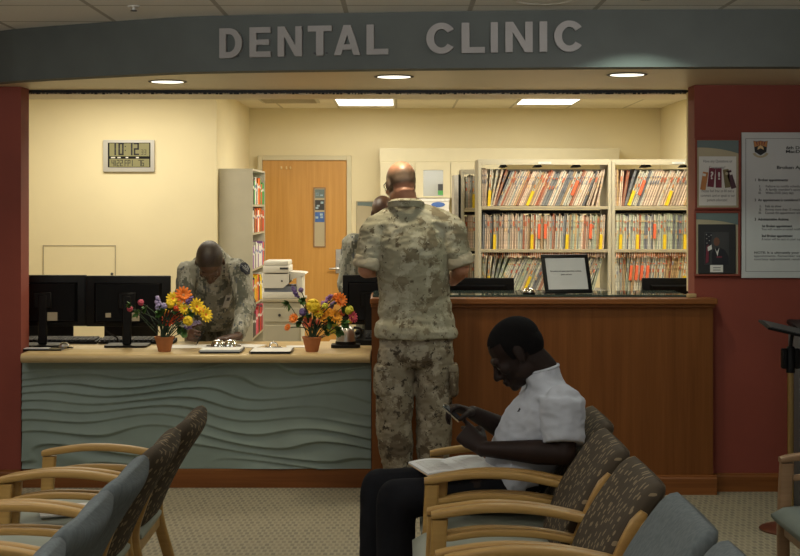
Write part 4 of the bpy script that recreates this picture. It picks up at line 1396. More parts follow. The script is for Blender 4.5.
keyboard(mx(133), 8.79, DT + .001, 'black keyboard behind the second monitor from the left')
keyboard(mx(55), 8.80, DT + .001, 'black keyboard behind the leftmost monitor')
t = thing('computer_mouse', 'pale grey computer mouse on the desk between the two left monitors', 'mouse', (mx(70), 8.47, DT))
mb = MB(); mb.ell((0, 0, .012), (.03, .048, .022)); bmesh.ops.bisect_plane(mb.bm, geom=mb.bm.verts[:] + mb.bm.edges[:] + mb.bm.faces[:], plane_co=(0, 0, .001), plane_no=(0, 0, -1), clear_outer=True)
mb.build('shell', M['steel'], t); mb = MB(); mb.b2(-.003, .003, -.035, -.015, .026, .034, .002, 1); mb.build('wheel', M['dark_grey'], t)
for pts, lb in (([(mx(36), 8.50, DT + .006), (mx(45), 8.42, DT + .006), (mx(58), 8.40, DT + .006), (mx(66), 8.46, DT + .006), (mx(80), 8.44, DT + .006)], 'black cable loop lying in front of the leftmost monitor'),
                ([(mx(107), 8.545, DT + .15), (mx(108.5), 8.54, DT + .10), (mx(114), 8.54, DT + .075), (mx(119.5), 8.535, DT + .055), (mx(121), 8.54, DT + .03)], 'black cable hanging from the second monitor from the left')):
    mb = MB(); mb.tube(curve_pts(pts, 24), .0045, 6); tag(mb.build('cable', M['black']), lb, 'cable')
t = thing('document_tray', 'flat black tray lying under the leftmost monitor', 'tray', (mx(50), 8.36, DT))
mb = MB(); mb.b2(-.14, .14, -.05, .05, 0, .008, .002, 1); mb.build('base', M['black_gloss'], t, smooth=0)
mb = MB(); mb.b2(-.10, .06, -.04, .03, .0085, .012); mb.build('paper_insert', M['grey_paper'], t, smooth=0)

# office chairs behind the desk
def office_chair(x, y, rz, label):
    t = thing('office_chair', label, 'chair', (x, y, 0), rz, 'office chairs behind the low desk')
    mb = MB(); mb.lathe([(0, .40), (.20, .40), (.245, .42), (.25, .45), (.22, .475), (0, .48)], n=24); mb.build('seat', M['dark_grey'], t)
    mb = MB()
    rings = []
    for i in range(11):
        q = i / 10
        z = lerp(.55, .93, q)
        hw_ = .22 * (1 - abs(2 * q - 1) ** 4 * .35)
        rings.append([(u, .20 + v + .05 * (u / .22) ** 2 * -1 + .03 * math.sin(q * PI), z) for u, v in superell(hw_, .028, 3.5, 20)])
    mb.loft(rings); mb.build('backrest', M['black'], t)
    mb = MB(); mb.tube([(0, .1, .43), (0, .24, .46), (0, .26, .62)], .02); mb.build('back_bracket', M['black'], t)
    for sx in (-1, 1):
        mb = MB(); mb.tube(curve_pts([(sx * .22, .08, .44), (sx * .29, .05, .48), (sx * .30, .06, .62), (sx * .29, -.12, .66), (sx * .27, -.16, .62), (sx * .24, -.05, .47)], 20), .016, 8); mb.build('armrest', M['black'], t)
    mb = MB(); mb.cyl((0, 0, .09), (0, 0, .40), .028); mb.build('gas_column', M['steel'], t)
    mb = MB()
    for k in range(5):
        a = 2 * PI * k / 5
        mb.tube([(0, 0, .10), (.15 * math.cos(a), .15 * math.sin(a), .09), (.29 * math.cos(a), .29 * math.sin(a), .06)], [.028, .022, .016])
    mb.build('star_base', M['black'], t)
    for k in range(5):
        a = 2 * PI * k / 5
        mb = MB(); mb.cyl((.29 * math.cos(a) - .012 * math.sin(a), .29 * math.sin(a) + .012 * math.cos(a), .028), (.29 * math.cos(a) + .012 * math.sin(a), .29 * math.sin(a) - .012 * math.cos(a), .028), .028, n=14); mb.build('caster', M['black'], t)


office_chair((48 - 400) * 9.4 / F, 9.4, 0.5, 'black office chair seen under the leftmost monitor')
office_chair((112 - 400) * 9.9 / F, 10.05, -0.4, 'black office chair seen under the second monitor from the left')

# ------------------------------------------------------------------ kettle, phone, sign and bell
kp_ = P(346, 345, 8.55)
t = thing('steel_jug', 'small brushed steel jug on a black base, right of the right flower pot', 'jug', (kp_.x, 8.52, DT))
mb = MB(); mb.prism(rrect(.085, .07, .03), lambda u, v, d: (u, v, d), 0, .018); mb.lathe([(.062, .018), (.06, .036), (0, .036)], n=28); mb.build('base', M['black'], t)
mb = MB(); mb.lathe([(0, .037), (.058, .037), (.056, .075), (.048, .105), (.034, .125), (.022, .130), (0, .131)], n=32); mb.build('body', M['steel'], t)
mb = MB(); mb.lathe([(.020, .129), (.018, .137), (.006, .140), (.006, .150), (0, .152)], n=20); mb.build('lid', M['black'], t)
mb = MB(); mb.tube(curve_pts([(.045, 0, .115), (.085, 0, .108), (.088, 0, .07), (.060, 0, .05)], 14), .008); mb.build('handle', M['black'], t)
fp = P(364, 346, 8.6)
t = thing('desk_phone', 'black desk telephone between the steel jug and the high counter', 'telephone', (fp.x + .025, 8.72, DT), -0.1)
mb = MB(); mb.prism([(-.09, 0), (.09, 0), (.09, .075), (-.09, .03)], lambda u, v, d: (d, u, v), -.085, .085); mb.build('base', M['black'], t, smooth=0)
mb = MB(); mb.b2(-.075, -.035, -.085, .085, .06, .085, .01, 2); mb.build('handset', M['black_gloss'], t)
mb = MB()
for i in range(3):
    for j in range(4):
        mb.box((-.005 + i * .024, -.055 + j * .024, .046 + j * .006), (.016, .016, .008))
mb.build('keys', M['dark_grey'], t, smooth=0)
mb = MB(); mb.tube([(-.08 + .004 * math.cos(k * .9), -.09 + .012 * math.sin(k * .9), .055 - k * .0008) for k in range(60)], .0028, 5); mb.build('cord', M['black'], t)

# counter sign in a black frame, turned and leaning back
a_, psi = math.radians(22), math.radians(12)
sgn = thing('counter_sign', 'black framed notice leaning back on the glass ledge below the file folders', 'sign', (P(569, 294.6, 8.22).x, 8.225, HT + .0045), psi)
R = Matrix.Rotation(-a_, 3, 'X')
fw, fh = .280, .232
mb = MB()
b_ = .021
for a in ((-fw / 2, fw / 2, 0, b_), (-fw / 2, fw / 2, fh - b_, fh), (-fw / 2, -fw / 2 + b_, b_, fh - b_), (fw / 2 - b_, fw / 2, b_, fh - b_)):
    mb.b2(a[0], a[1], -.008, .008, a[2], a[3], .002, 1)
mb.bm.transform(R.to_4x4()); mb.build('frame', M['black_gloss'], sgn, smooth=0)
mb = MB(); mb.b2(-fw / 2 + b_, fw / 2 - b_, -.003, .004, b_, fh - b_); mb.bm.transform(R.to_4x4()); mb.build('sheet', M['grey_paper'], sgn, smooth=0)
for body, zz, wd in (('Be courteous and respect others privacy at all times,', .128, .185), ('please wait here.', .108, .065)):
    o = text_mesh('text_line', body, .011, M['ink_grey'], sgn, R @ Vector((-.002, -.0036, zz)), 'CENTER', .0002, width=wd, rot=(PI / 2 - a_, 0, 0))
mb = MB(); mb.prism([(-.03, 0), (.03, 0), (.015, .14)], lambda u, v, d: (u, lerp(.16, .075, v / .14) + d, v + .002), -.002, .002); mb.build('easel_leg', M['black'], sgn, smooth=0)

bp_ = P(529, 293.5, 8.22)
t = thing('call_bell', 'small chrome call bell on the glass ledge left of the framed notice', 'bell', (bp_.x, 8.22, HT))
mb = MB(); mb.lathe([(0, 0), (.034, 0), (.036, .006), (.030, .010), (0, .010)], n=28); mb.build('base', M['black'], t)
mb = MB(); mb.lathe([(.036, .0102), (.034, .020), (.026, .030), (.012, .036), (0, .037)], n=28); mb.build('dome', M['chrome'], t)
mb = MB(); mb.lathe([(.004, .036), (.004, .043), (.008, .044), (.007, .048), (0, .049)], n=14); mb.build('plunger', M['chrome'], t)

# clipboards, papers and pen on the low desk
def clipboard(px, py, d, w_, l_, rz, board, label, big=False):
    p = P(px, py, d)
    t = thing('clipboard', label, 'clipboard', (p.x, d, DT), rz)
    mb = MB(); mb.prism(rrect(w_ / 2, l_ / 2, .012), lambda u, v, q: (u, v, q), .006, .010); mb.b2(-w_ / 2 + .01, w_ / 2 - .01, -l_ / 2 + .01, l_ / 2 - .01, .0, .006); mb.build('board', M[board], t, smooth=0)
    mb = MB(); mb.b2(-w_ / 2 + .008, w_ / 2 - .008, -l_ / 2 + .006, l_ / 2 - .012, .0101, .020 if big else .0125); mb.build('sheet', M['white_paper'], t, smooth=0)
    mb = MB()
    if big:
        for u in (-.035, .035):
            mb.lathe([(.045, .0), (.040, .018), (.028, .032), (.012, .040), (0, .042)], (u, l_ / 2 - .03, .0202), 20)
        mb.b2(-.10, .10, l_ / 2 - .055, l_ / 2 - .01, .0202, .026, .003, 1)
    else:
        mb.b2(-.05, .05, l_ / 2 - .04, l_ / 2 - .012, .0127, .020, .003, 1)
        mb.tube([(-.022 + .022 * 0, l_ / 2 - .03, .019)] + [(.022 * math.cos(a), l_ / 2 - .028, .022 + .02 * math.sin(a)) for a in [PI - PI * k / 10 for k in range(11)]], .005, 8)
    mb.build('clip', M['chrome'], t)
    return t


clipboard(222, 346, 8.275, .24, .24, 0.0, 'dark_grey', 'white paper pad with a large shiny clip in front of the bending man', True)
clipboard(272, 347, 8.27, .24, .25, 0.0, 'black_gloss', 'black clipboard with chrome ring clip left of the right flower pot')
for (px, d, sx, sy, rz, lb) in ((192, 8.56, .28, .20, .15, 'white form sheet under the bending man\'s writing hand'), (300, 8.56, .16, .11, .1, 'loose white sheet behind the right flower pot'),
                                (246, 8.60, .2, .18, -.3, 'white form sheet under the bending man\'s forearm at right')):
    mb = MB(); mb.b2(-sx / 2, sx / 2, -sy / 2, sy / 2, 0.0005, .002)
    o = mb.build('paper_sheet', M['white_paper'], smooth=0, loc=((px - 400) * d / F, d, DT)); o.rotation_euler = (0, 0, rz); tag(o, lb, 'paper')

# ------------------------------------------------------------------ flower pots
def flower_pot(px, d, label, blooms, leaves):
    p = P(px, 350, d)
    root = thing('flower_pot', label, 'flower pot', (p.x, d, DT))
    mb = MB(); mb.lathe([(0, 0), (.034, 0), (.037, .006), (.052, .072), (.055, .074), (.057, .086), (.051, .086), (.047, .070), (0, .068)], n=32); mb.build('pot', M['terracotta'], root)
    for (fx_, fy_, kind, col, r_) in blooms:
        r_ *= 1.08
        dd = d + random.uniform(-.05, .05)
        q = P(fx_, fy_, dd) - root.location
        base = Vector((random.uniform(-.02, .02), random.uniform(-.02, .02), .07))
        midp = base.lerp(q, .5) + Vector((q.x * -.18, 0, .03))
        mb = MB(); mb.tube(curve_pts([base, midp, q], 10), .0032, 6); st = mb.build('stem', M['dark_stem'], root)
        face = (Vector((q.x * .8, -.16, .07))).normalized()
        R_ = face.to_track_quat('Z', 'Y').to_matrix()
        mb = MB()
        if kind == 'daisy':
            n_ = 13
            mb.mi = 0
            for lay, (rr, tilt) in enumerate(((1.0, .25), (.72, .6))):
                for k in range(n_):
                    a = 2 * PI * (k + .5 * lay) / n_
                    Rk = R_ @ Matrix.Rotation(a, 3, 'Z') @ Matrix.Rotation(-tilt, 3, 'Y')
                    mb.ell(q + Rk @ Vector((r_ * .58 * rr, 0, .002 * lay)), (r_ * .46 * rr, r_ * .17, r_ * .05), Rk, 8, 6)
            mb.mi = 1
            mb.ell(q + R_ @ Vector((0, 0, .004)), (r_ * .26, r_ * .26, r_ * .16), R_, 12, 8)
            mb.build('flower', [M[col], M['orange' if col == 'yellow' else 'rust']], root)
        elif kind == 'ball':
            for k in range(34):
                g = Vector((random.gauss(0, 1), random.gauss(0, 1), random.gauss(0, 1))).normalized()
                Rk = g.to_track_quat('Z', 'Y').to_matrix()
                mb.ell(q + g * r_ * .62, (r_ * .34, r_ * .30, r_ * .18), Rk, 8, 6)
            mb.ell(q, (r_ * .62,) * 3, None, 12, 8)
            mb.build('flower', M[col], root)
        else:            # spike of small florets
            ax = (q - midp).normalized()
            for k in range(26):
                tt = random.random()
                g = Vector((random.gauss(0, 1), random.gauss(0, 1), random.gauss(0, 1))).normalized()
                c_ = q + ax * (tt - .5) * r_ * 1.7 + g * r_ * .42 * (1 - tt * .6)
                mb.ell(c_, (r_ * .24, r_ * .24, r_ * .15), g.to_track_quat('Z', 'Y').to_matrix(), 8, 5)
            mb.tube([q - ax * r_ * .9, q + ax * r_ * .8], .004, 5)
            mb.build('flower', M[col], root)
    for (fx_, fy_, ln) in leaves:
        q = P(fx_, fy_, d + random.uniform(-.04, .05)) - root.location
        base = Vector((q.x * .25, random.uniform(-.02, .02), max(.07, q.z * .45)))
        if q.z < .1:
            base = Vector((q.x * .3, 0, .09))
        mb = MB()
        mb.mi = 1
        mb.tube([base, q], .0025, 5)
        mb.mi = 0
        dirv = Vector((q.x * .7 + random.uniform(-.04, .04), -.05 + random.uniform(-.05, .03), random.uniform(-.03, .06))).normalized()
        for k in range(11):
            a = random.uniform(-1.6, 1.6)
            dv = Matrix.Rotation(a, 3, 'Y') @ dirv
            Rk = dv.to_track_quat('X', 'Z').to_matrix() @ Matrix.Rotation(random.uniform(-.7, .7), 3, 'X')
            L_ = ln * random.uniform(.7, 1.1)
            pts_up, pts_dn = [], []
            rings = []
            for i in range(7):
                t_ = i / 6
                wd = .34 * L_ * math.sin(PI * min(1, t_ * .92 + .06)) ** .8
                zz = -.25 * L_ * t_ * t_
                rings.append([q + Rk @ Vector((L_ * t_, -wd, zz + .12 * wd)), q + Rk @ Vector((L_ * t_, 0, zz)), q + Rk @ Vector((L_ * t_, wd, zz + .12 * wd)), q + Rk @ Vector((L_ * t_, 0, zz - .0012))])
            mb.loft(rings)
        mb.build('leaf', [M['green_leaf'], M['dark_stem']], root, smooth=60)
    return root


flower_pot(164.5, 8.27, 'left terracotta pot of mixed artificial flowers beside the second monitor', [
    (141, 302.5, 'ball', 'pink', .022), (130, 309, 'ball', 'pink', .020), (158, 303, 'spike', 'lavender', .042), (164, 306, 'ball', 'lavender', .022), (173, 299, 'daisy', 'yellow', .040),
    (183, 295.5, 'daisy', 'orange', .050), (170, 304, 'ball', 'yellow', .030), (196, 307, 'daisy', 'yellow', .050), (205, 315, 'daisy', 'yellow', .046), (169, 319, 'daisy', 'vermilion', .045),
    (178, 316, 'daisy', 'vermilion', .040), (188, 321, 'ball', 'yellow', .034), (194, 323, 'spike', 'lavender', .032), (190, 300, 'spike', 'violet', .030), (201, 311, 'ball', 'amber', .026), (179, 304, 'ball', 'amber', .02), (184, 309, 'daisy', 'yellow', .034), (176, 309, 'ball', 'vermilion', .022), (187, 328, 'spike', 'violet', .026), (166, 312, 'ball', 'yellow', .022)],
    [(138, 314, .035), (146, 309, .03), (160, 311, .05), (163, 313, .05), (184, 309, .045), (190, 313, .04), (179, 328, .045), (184, 331, .05), (173, 310, .04), (160, 326, .035), (176, 325, .05), (131, 305, .03)])
flower_pot(312, 8.27, 'right terracotta pot of mixed artificial flowers beside the steel jug', [
    (295, 292, 'spike', 'violet', .032), (301, 290, 'ball', 'violet', .018), (313, 305.5, 'ball', 'yellow', .046), (340, 300, 'daisy', 'orange', .042), (336, 297, 'ball', 'orange', .026), (328, 299, 'spike', 'purple', .038),
    (332, 305, 'spike', 'violet', .034), (323.5, 316, 'daisy', 'amber', .040), (334.5, 316.5, 'daisy', 'amber', .040), (308, 322.5, 'daisy', 'coral', .036), (294, 318.5, 'daisy', 'orange', .030), (288, 327.5, 'daisy', 'orange', .022),
    (332, 328, 'daisy', 'lime', .042), (349, 310, 'ball', 'lime', .032), (352, 317, 'daisy', 'pink', .036), (303, 312, 'ball', 'violet', .028), (318, 322, 'ball', 'coral', .020), (325, 306, 'ball', 'lime', .022), (350, 321, 'ball', 'yellow', .018), (318, 312, 'daisy', 'yellow', .034), (329, 311, 'ball', 'amber', .024), (342, 313, 'ball', 'coral', .022), (326, 322, 'ball', 'orange', .022), (306, 316, 'ball', 'yellow', .02)],
    [(289, 304, .045), (304, 300, .045), (301, 321, .055), (337, 331, .05), (323, 327, .05), (316, 312, .045), (329, 322, .05), (343, 306, .05), (342, 323, .05), (310, 314, .05), (326, 333, .04)])

# ================================================================== stanchion sign and kiosk at the right edge
st_d = 7.18
sp0 = P(773, 530, st_d)
t = thing('stanchion', 'brass stanchion pole with a black sign tray by the red wall', 'stanchion', (P(790.5, 530, st_d).x, st_d, 0))
mb = MB(); mb.lathe([(0, 0), (.148, 0), (.152, .008), (.135, .016), (.050, .026), (.02, .04), (0, .04)], n=40); mb.build('base', M['bronze'], t)
mb = MB(); mb.cyl((0, 0, .03), (0, 0, .88), .0155, n=20); mb.build('pole', M['brass'], t)
mb = MB(); mb.lathe([(.022, .78), (.022, .90), (.016, .91), (0, .912)], n=18); mb.b2(-.045, -.018, -.02, .02, .80, .90, .006, 1); mb.b2(.018, .045, -.02, .02, .80, .90, .006, 1); mb.build('clamp', M['black'], t)
mb = MB()
R = Matrix.Rotation(math.radians(13), 3, 'Y') @ Matrix.Rotation(math.radians(6), 3, 'X')
mb.box((.010, 0, .985), (.30, .21, .012), R, .003, 1); mb.build('sign_tray', M['black'], t, smooth=0)
mb = MB(); mb.box(Vector((.010, 0, .985)) + R @ Vector((0, 0, .008)), (.27, .19, .003), R); mb.build('insert', M['dark_grey'], t, smooth=0)
mb = MB(); mb.tube([(0, 0, .90), (.004, 0, .94), (.010, 0, .968)], .010); mb.build('neck', M['black'], t)
t = thing('kiosk', 'grey metal kiosk column cut off by the right edge of the view', 'kiosk', (P(812, 400, 7.6).x, 7.70, 0))
mb = MB(); mb.b2(-.07, .15, -.11, .11, 0.02, .93, .01, 2); mb.build('column', M['kiosk'], t)
mb = MB(); mb.b2(-.11, .22, -.18, .18, 0, .02, .004, 1); mb.build('base', M['dark_grey'], t, smooth=0)
mb = MB(); mb.box((.06, -.0, .965), (.28, .22, .03), Matrix.Rotation(.15, 3, 'X'), .008, 1); mb.build('screen', M['black_gloss'], t)

# ================================================================== waiting room chairs
def make_chair(label, back_m, seat_m, wood_m, group):
    """Faces -X; local x = 0 at the front of the arm posts."""
    t = thing('waiting_chair', label, 'chair', (0, 0, 0), 0, group)
    hwid_ = .235
    # seat cushion: rounded slab with a waterfall front
    mb = MB()
    rings = []
    for i in range(13):
        q = i / 12
        x = lerp(-.045, .475, q)
        e = min(1.0, (min(q, 1 - q) / .10)) ** .5 if min(q, 1 - q) < .10 else 1.0
        hh = .043 * max(.25, e)
        crown = .012 * math.sin(q * PI)
        rings.append([(x, u, .425 - .018 * q + v + (crown if v > 0 else 0)) for u, v in superell(hwid_ * (.94 + .06 * e), hh, 4, 28)])
    mb.loft(rings); mb.build('seat', M[seat_m], t, smooth=60)
    mb = MB(); mb.b2(.0, .44, -hwid_ + .03, hwid_ - .03, .345, .385, .005, 1); mb.build('seat_frame', M[wood_m], t, smooth=0)
    # backrest: padded slab, reclined and curved, round shouldered
    mb = MB()
    rings = []
    N_ = 30
    for i in range(N_):
        q = i / (N_ - 1)
        c = Vector((.450 + .190 * q + .022 * math.sin(q * PI) * -1 + .015 * q * q, 0, .435 + .374 * q))
        tang = Vector((.195 - .022 * PI * math.cos(q * PI) + .03 * q, 0, .400)).normalized()
        nrm = Vector((tang.z, 0, -tang.x))
        e = 1.0
        if q > .87:
            e = math.sqrt(max(0.0, 1 - ((q - .87) / .133) ** 2.2))
        wv = .252 * (1 if q < .87 else lerp(.86, 1.0, e))
        tv = .038 * (1 + .18 * math.sin(q * PI)) * (1 if q < .87 else lerp(.40, 1.0, e))
        if q < .08:
            tv *= lerp(.6, 1, q / .08)
        rings.append([c + Vector((0, 1, 0)) * u + nrm * (v - .018 * (1 - (u / hwid_) ** 2) * 0 + .020 * (u / hwid_) ** 2 * -1) for u, v in superell(wv, tv, 3.2, 36)])
    mb.loft(rings); mb.build('backrest', M[back_m], t, smooth=70)
    for sgn in (-1, 1):
        y = sgn * .258
        # back stile: leg, then up along the side of the back
        path = curve_pts([(.548, y, 0.0), (.503, y, .20), (.452, y, .40), (.476, y, .52), (.533, y, .66), (.584, y, .750)], 22)
        mb = MB()
        rings = []
        for i, p in enumerate(path):
            d_ = (path[min(i + 1, 21)] - path[max(i - 1, 0)]).normalized()
            nr = Vector((d_.z, 0, -d_.x))
            hh = .021 if i < 20 else lerp(.021, .010, (i - 19) / 2)
            rings.append([p + nr * u + Vector((0, v, 0)) for u, v in superell(hh, .0180, 5, 16)])
        mb.loft(rings); mb.build('back_leg', M[wood_m], t, smooth=50)
        # front leg runs up into the arm
        mb = MB()
        rings = []
        for i in range(9):
            q = i / 8
            z = lerp(0, .618, q)
            rings.append([(.022 - .012 * math.sin(q * PI) + .004 * q + u, y + v, z) for u, v in superell(lerp(.020, .026, q), .019, 5, 16)])
        mb.loft(rings); mb.build('front_leg', M[wood_m], t, smooth=50)
        for nm, zs, th_ in (('armrest', (.630, .653, .646, .612), .0138), ('arm_rail', (.558, .575, .570, .543), .0118)):
            xs = (.0, .17, .34, .512 if nm == 'armrest' else .490)
            x0_ = -.002 if nm == 'armrest' else .045
            path = curve_pts([(x0_, y, zs[0])] + [(a, y, b) for a, b in zip(xs[1:], zs[1:])], 26)
            mb = MB()
            rings = []
            for i, p in enumerate(path):
                e = lerp(.75, 1, min(1, i / 2))
                rings.append([p + Vector((0, u, v * e)) for u, v in superell(.0210 if nm == 'armrest' else .013, th_, 4.5, 18)])
            mb.loft(rings); mb.build(nm, M[wood_m], t, smooth=50)
    mb = MB(); mb.b2(.445, .465, -.24, .24, .345, .385, .003, 1); mb.build('back_rail', M[wood_m], t, smooth=0)
    return t


rowR, rowL = 'chairs of the row with the sitting man', 'chairs of the left row'
brownR = make_chair('brown leaf-pattern chair under the sitting man in the white shirt', 'leaf_fabric', 'sage_fabric', 'honey', rowR)
brownR.location = (.120, 5.46, 0)


def chair_copy(src, x, y, label, group):
    c = copy_tree(src)
    c.location = (x, y, 0)
    c['label'] = label
    c['group'] = group
    return c


chair_copy(brownR, .088, 4.89, 'empty brown leaf-pattern chair next to the sitting man, facing left', rowR)
chair_copy(brownR, .100, 4.32, 'brown leaf-pattern chair next to the slate blue one in the right row', rowR)
blueR = make_chair('slate blue chair beside the brown ones in the right row', 'blue_fabric', 'sage_fabric', 'honey', rowR)
blueR.location = (.125, 3.75, 0)
chair_copy(blueR, .135, 3.18, 'slate blue chair at the bottom edge of the right row', rowR)
chair_copy(brownR, -1.410, 5.47, 'farthest brown leaf-pattern chair of the left row, nearest the reception desk', rowL)
chair_copy(brownR, -1.428, 4.905, 'brown leaf-pattern chair of the left row touching the first slate blue one', rowL)
chair_copy(blueR, -1.440, 4.34, 'slate blue chair of the left row touching the brown ones', rowL)
chair_copy(blueR, -1.440, 3.775, 'middle slate blue chair of the left row', rowL)
chair_copy(blueR, -1.440, 3.21, 'slate blue chair at the bottom left corner of the view', rowL)
dull = make_chair('dull brown wooden chair with green-grey seat at the right edge of the view', 'blue_fabric', 'dull_seat', 'dull_wood', None)
dull.location = (1.462, 5.32, 0)

# magazines lying on the left row's seats
for (x, y, rz, lb, yel) in ((-1.20, 5.40, .3, 'white magazine on the seat of the farthest brown chair in the left row', False), (-1.18, 4.42, -.1, 'white magazine with a yellow mark on a slate blue chair in the left row', True)):
    t = thing('magazine', lb, 'magazine', (x, y, .4725), rz)
    mb = MB(); mb.b2(-.14, .14, -.10, .10, 0, .006, .002, 1); mb.build('pages', M['white_paper'], t, smooth=0)
    mb = MB(); mb.b2(-.141, .141, -.101, .101, .0062, .0072); mb.build('cover', M['white'], t, smooth=0)
    if yel:
        mb = MB(); mb.b2(-.03, .02, -.06, .05, .0073, .0078); mb.build('cover_mark', M['yellow'], t, smooth=0)

# ================================================================== people
class Blob(MB):
    """Overlapping closed shapes that are fused into one continuous skin by a voxel remesh."""

    def cap(s, p1, r1, p2, r2, n=16):
        p1, p2 = Vector(p1), Vector(p2)
        s.cyl(p1, p2, r1, r2, n)
        s.ell(p1, (r1,) * 3, None, n, 10)
        s.ell(p2, (r2,) * 3, None, n, 10)
        return s

    def chain(s, pts, n=16):
        """pts: (point, radius) list."""
        for (a, ra), (b, rb) in zip(pts, pts[1:]):
            s.cap(a, ra, b, rb, n)
        return s

    def rings(s, lst, n=28, sub=6):
        """lst: (centre, half vector u, half vector v); smooth loft with rounded ends."""
        cs = curve_pts([c for c, _, _ in lst], (len(lst) - 1) * sub + 1)
        us = curve_pts([u for _, u, _ in lst], (len(lst) - 1) * sub + 1)
        vs = curve_pts([v for _, _, v in lst], (len(lst) - 1) * sub + 1)
        rr = []
        for c, u, v in zip(cs, us, vs):
            rr.append([c + u * math.cos(t) + v * math.sin(t) for t in [2 * PI * i / n for i in range(n)]])
        return s.loft(rr)

    def fuse(s, name, m, parent=None, voxel=.006, smooth=6, wrinkle=None, factor=.5):
        bmesh.ops.recalc_face_normals(s.bm, faces=s.bm.faces[:])
        me = bpy.data.meshes.new(name)
        s.bm.to_mesh(me)
        s.bm.free()
        o = bpy.data.objects.new(name, me)
        C.objects.link(o)
        r = o.modifiers.new('r', 'REMESH')
        r.mode = 'VOXEL'
        r.voxel_size = voxel
        q = o.modifiers.new('s', 'SMOOTH')
        q.factor = factor
        q.iterations = smooth
        dg = bpy.context.evaluated_depsgraph_get()
        me2 = bpy.data.meshes.new_from_object(o.evaluated_get(dg))
        me2.name = name
        o.modifiers.clear()
        o.data = me2
        bpy.data.meshes.remove(me)
        if wrinkle:
            nr = [v.normal.copy() for v in me2.vertices]
            for v, n_ in zip(me2.vertices, nr):
                v.co += n_ * wrinkle(v.co, n_)
        me2.materials.clear()
        for mm in (m if isinstance(m, (list, tuple)) else [m]):
            me2.materials.append(mm)
        for p in me2.polygons:
            p.use_smooth = True
        if parent:
            o.parent = parent
        return o


def frame(fwd, up):
    """Matrix whose columns are forward, left, up."""
    f = Vector(fwd).normalized()
    l = Vector(up).cross(f).normalized()
    u = f.cross(l).normalized()
    return Matrix((f, l, u)).transposed()


def head_shapes(B, o, R, k=1.0, ears=True, brow=1.0):
    o = Vector(o)
    T = lambda x, y, z: o + R @ Vector((x, y, z)) * k
    E = lambda c, r, rot=None: B.ell(T(*c), [q * k for q in r], R @ rot if rot else R, 20, 14)
    E((-.014, 0, .036), (.100, .077, .086))
    E((-.045, 0, .010), (.066, .068, .070))
    E((.034, 0, -.022), (.056, .061, .080))
    E((.046, 0, -.082), (.042, .046, .032))
    E((.074, 0, -.099), (.021, .024, .017))
    E((.010, .046, -.065), (.045, .016, .030)); E((.010, -.046, -.065), (.045, .016, .030))
    B.cap(T(.080, -.036, .017), .0135 * k * brow, T(.087, 0, .019), .013 * k * brow, 12)
    B.cap(T(.080, .036, .017), .0135 * k * brow, T(.087, 0, .019), .013 * k * brow, 12)
    B.chain([(T(.088, 0, .008), .009 * k), (T(.101, 0, -.016), .0105 * k), (T(.112, 0, -.036), .0140 * k)], 12)
    for s_ in (-1, 1):
        E((.100, s_ * .0145, -.041), (.012, .0095, .0085))
        E((.062, s_ * .043, -.022), (.026, .020, .020))
        E((.0785, s_ * .032, -.001), (.0115, .0155, .0095))
        if ears:
            rot = Matrix.Rotation(s_ * .35, 3, 'Z') @ Matrix.Rotation(-.15, 3, 'Y')
            E((-.006, s_ * .079, -.004), (.019, .0085, .032), rot)
            E((.001, s_ * .077, -.026), (.010, .008, .012))
    E((.095, 0, -.064), (.012, .024, .0075)); E((.093, 0, -.0765), (.0115, .021, .0085))
    E((.083, 0, -.055), (.012, .020, .012))
    return T


def eyes(parent, T, R, k, dark=False):
    for s_ in (-1, 1):
        mb = MB()
        mb.mi = 0
        c = T(.0785, s_ * .032, -.0060)
        mb.ell(c, (.0110 * k,) * 3, R, 14, 10)
        mb.mi = 1
        mb.ell(c + R @ Vector((.0078 * k, 0, -.001)), (.0042 * k, .0055 * k, .0055 * k), R, 10, 8)
        mb.build('eye', [M['eye'], M['iris']], parent)


def hand_shapes(B, wr, d, n, side, k=1.0, curl=((.5, .6, .4),) * 4, thumb=(.5, .4, .3), spread=.05):
    """wr wrist point; d towards the knuckles; n out of the palm (fingers curl that way); side towards the thumb."""
    wr = Vector(wr)
    d = Vector(d).normalized()
    n = (Vector(n) - d * Vector(n).dot(d)).normalized()
    s_ = Vector(side)
    s_ = (s_ - d * s_.dot(d) - n * s_.dot(n)).normalized()
    B.rings([(wr - d * .015 * k, s_ * .026 * k, n * .019 * k), (wr + d * .02 * k, s_ * .030 * k, n * .017 * k), (wr + d * .055 * k, s_ * .038 * k, n * .0155 * k),
             (wr + d * .085 * k, s_ * .040 * k, n * .0135 * k), (wr + d * .098 * k, s_ * .036 * k, n * .009 * k)], 20, 3)
    tips = []
    for i, (off, ln, rad) in enumerate(((.030, .074, .0090), (.0105, .082, .0092), (-.0095, .076, .0088), (-.0285, .060, .0078))):
        p = wr + (d * (.088 - .006 * abs(i - 1)) + s_ * off) * k
        ang = 0.0
        pts = [(p, rad * 1.08 * k)]
        for j, fr in enumerate((.46, .30, .24)):
            ang += curl[i][j]
            dv = (d * math.cos(ang) + n * math.sin(ang) + s_ * spread * (1.3 - i) * .6).normalized()
            p = p + dv * ln * fr * k
            pts.append((p, rad * (1 - .10 * (j + 1)) * k))
        B.chain(pts, 12)
        tips.append(p)
    p = wr + (d * .022 + s_ * .024 + n * .004) * k
    dv = (d * .62 + s_ * .78 + n * .18).normalized()
    pts = [(p, .0150 * k)]
    ang = thumb[0] - .5
    for j, (ln, rad) in enumerate(((.044, .0125), (.034, .0105), (.027, .0090))):
        if j:
            ang += thumb[j]
        q = (dv * math.cos(ang) + (d * .35 + n * .75 - s_ * .5).normalized() * math.sin(ang)).normalized()
        p = p + q * ln * k
        pts.append((p, rad * k))
    B.chain(pts, 12)
    tips.append(p)
    return tips


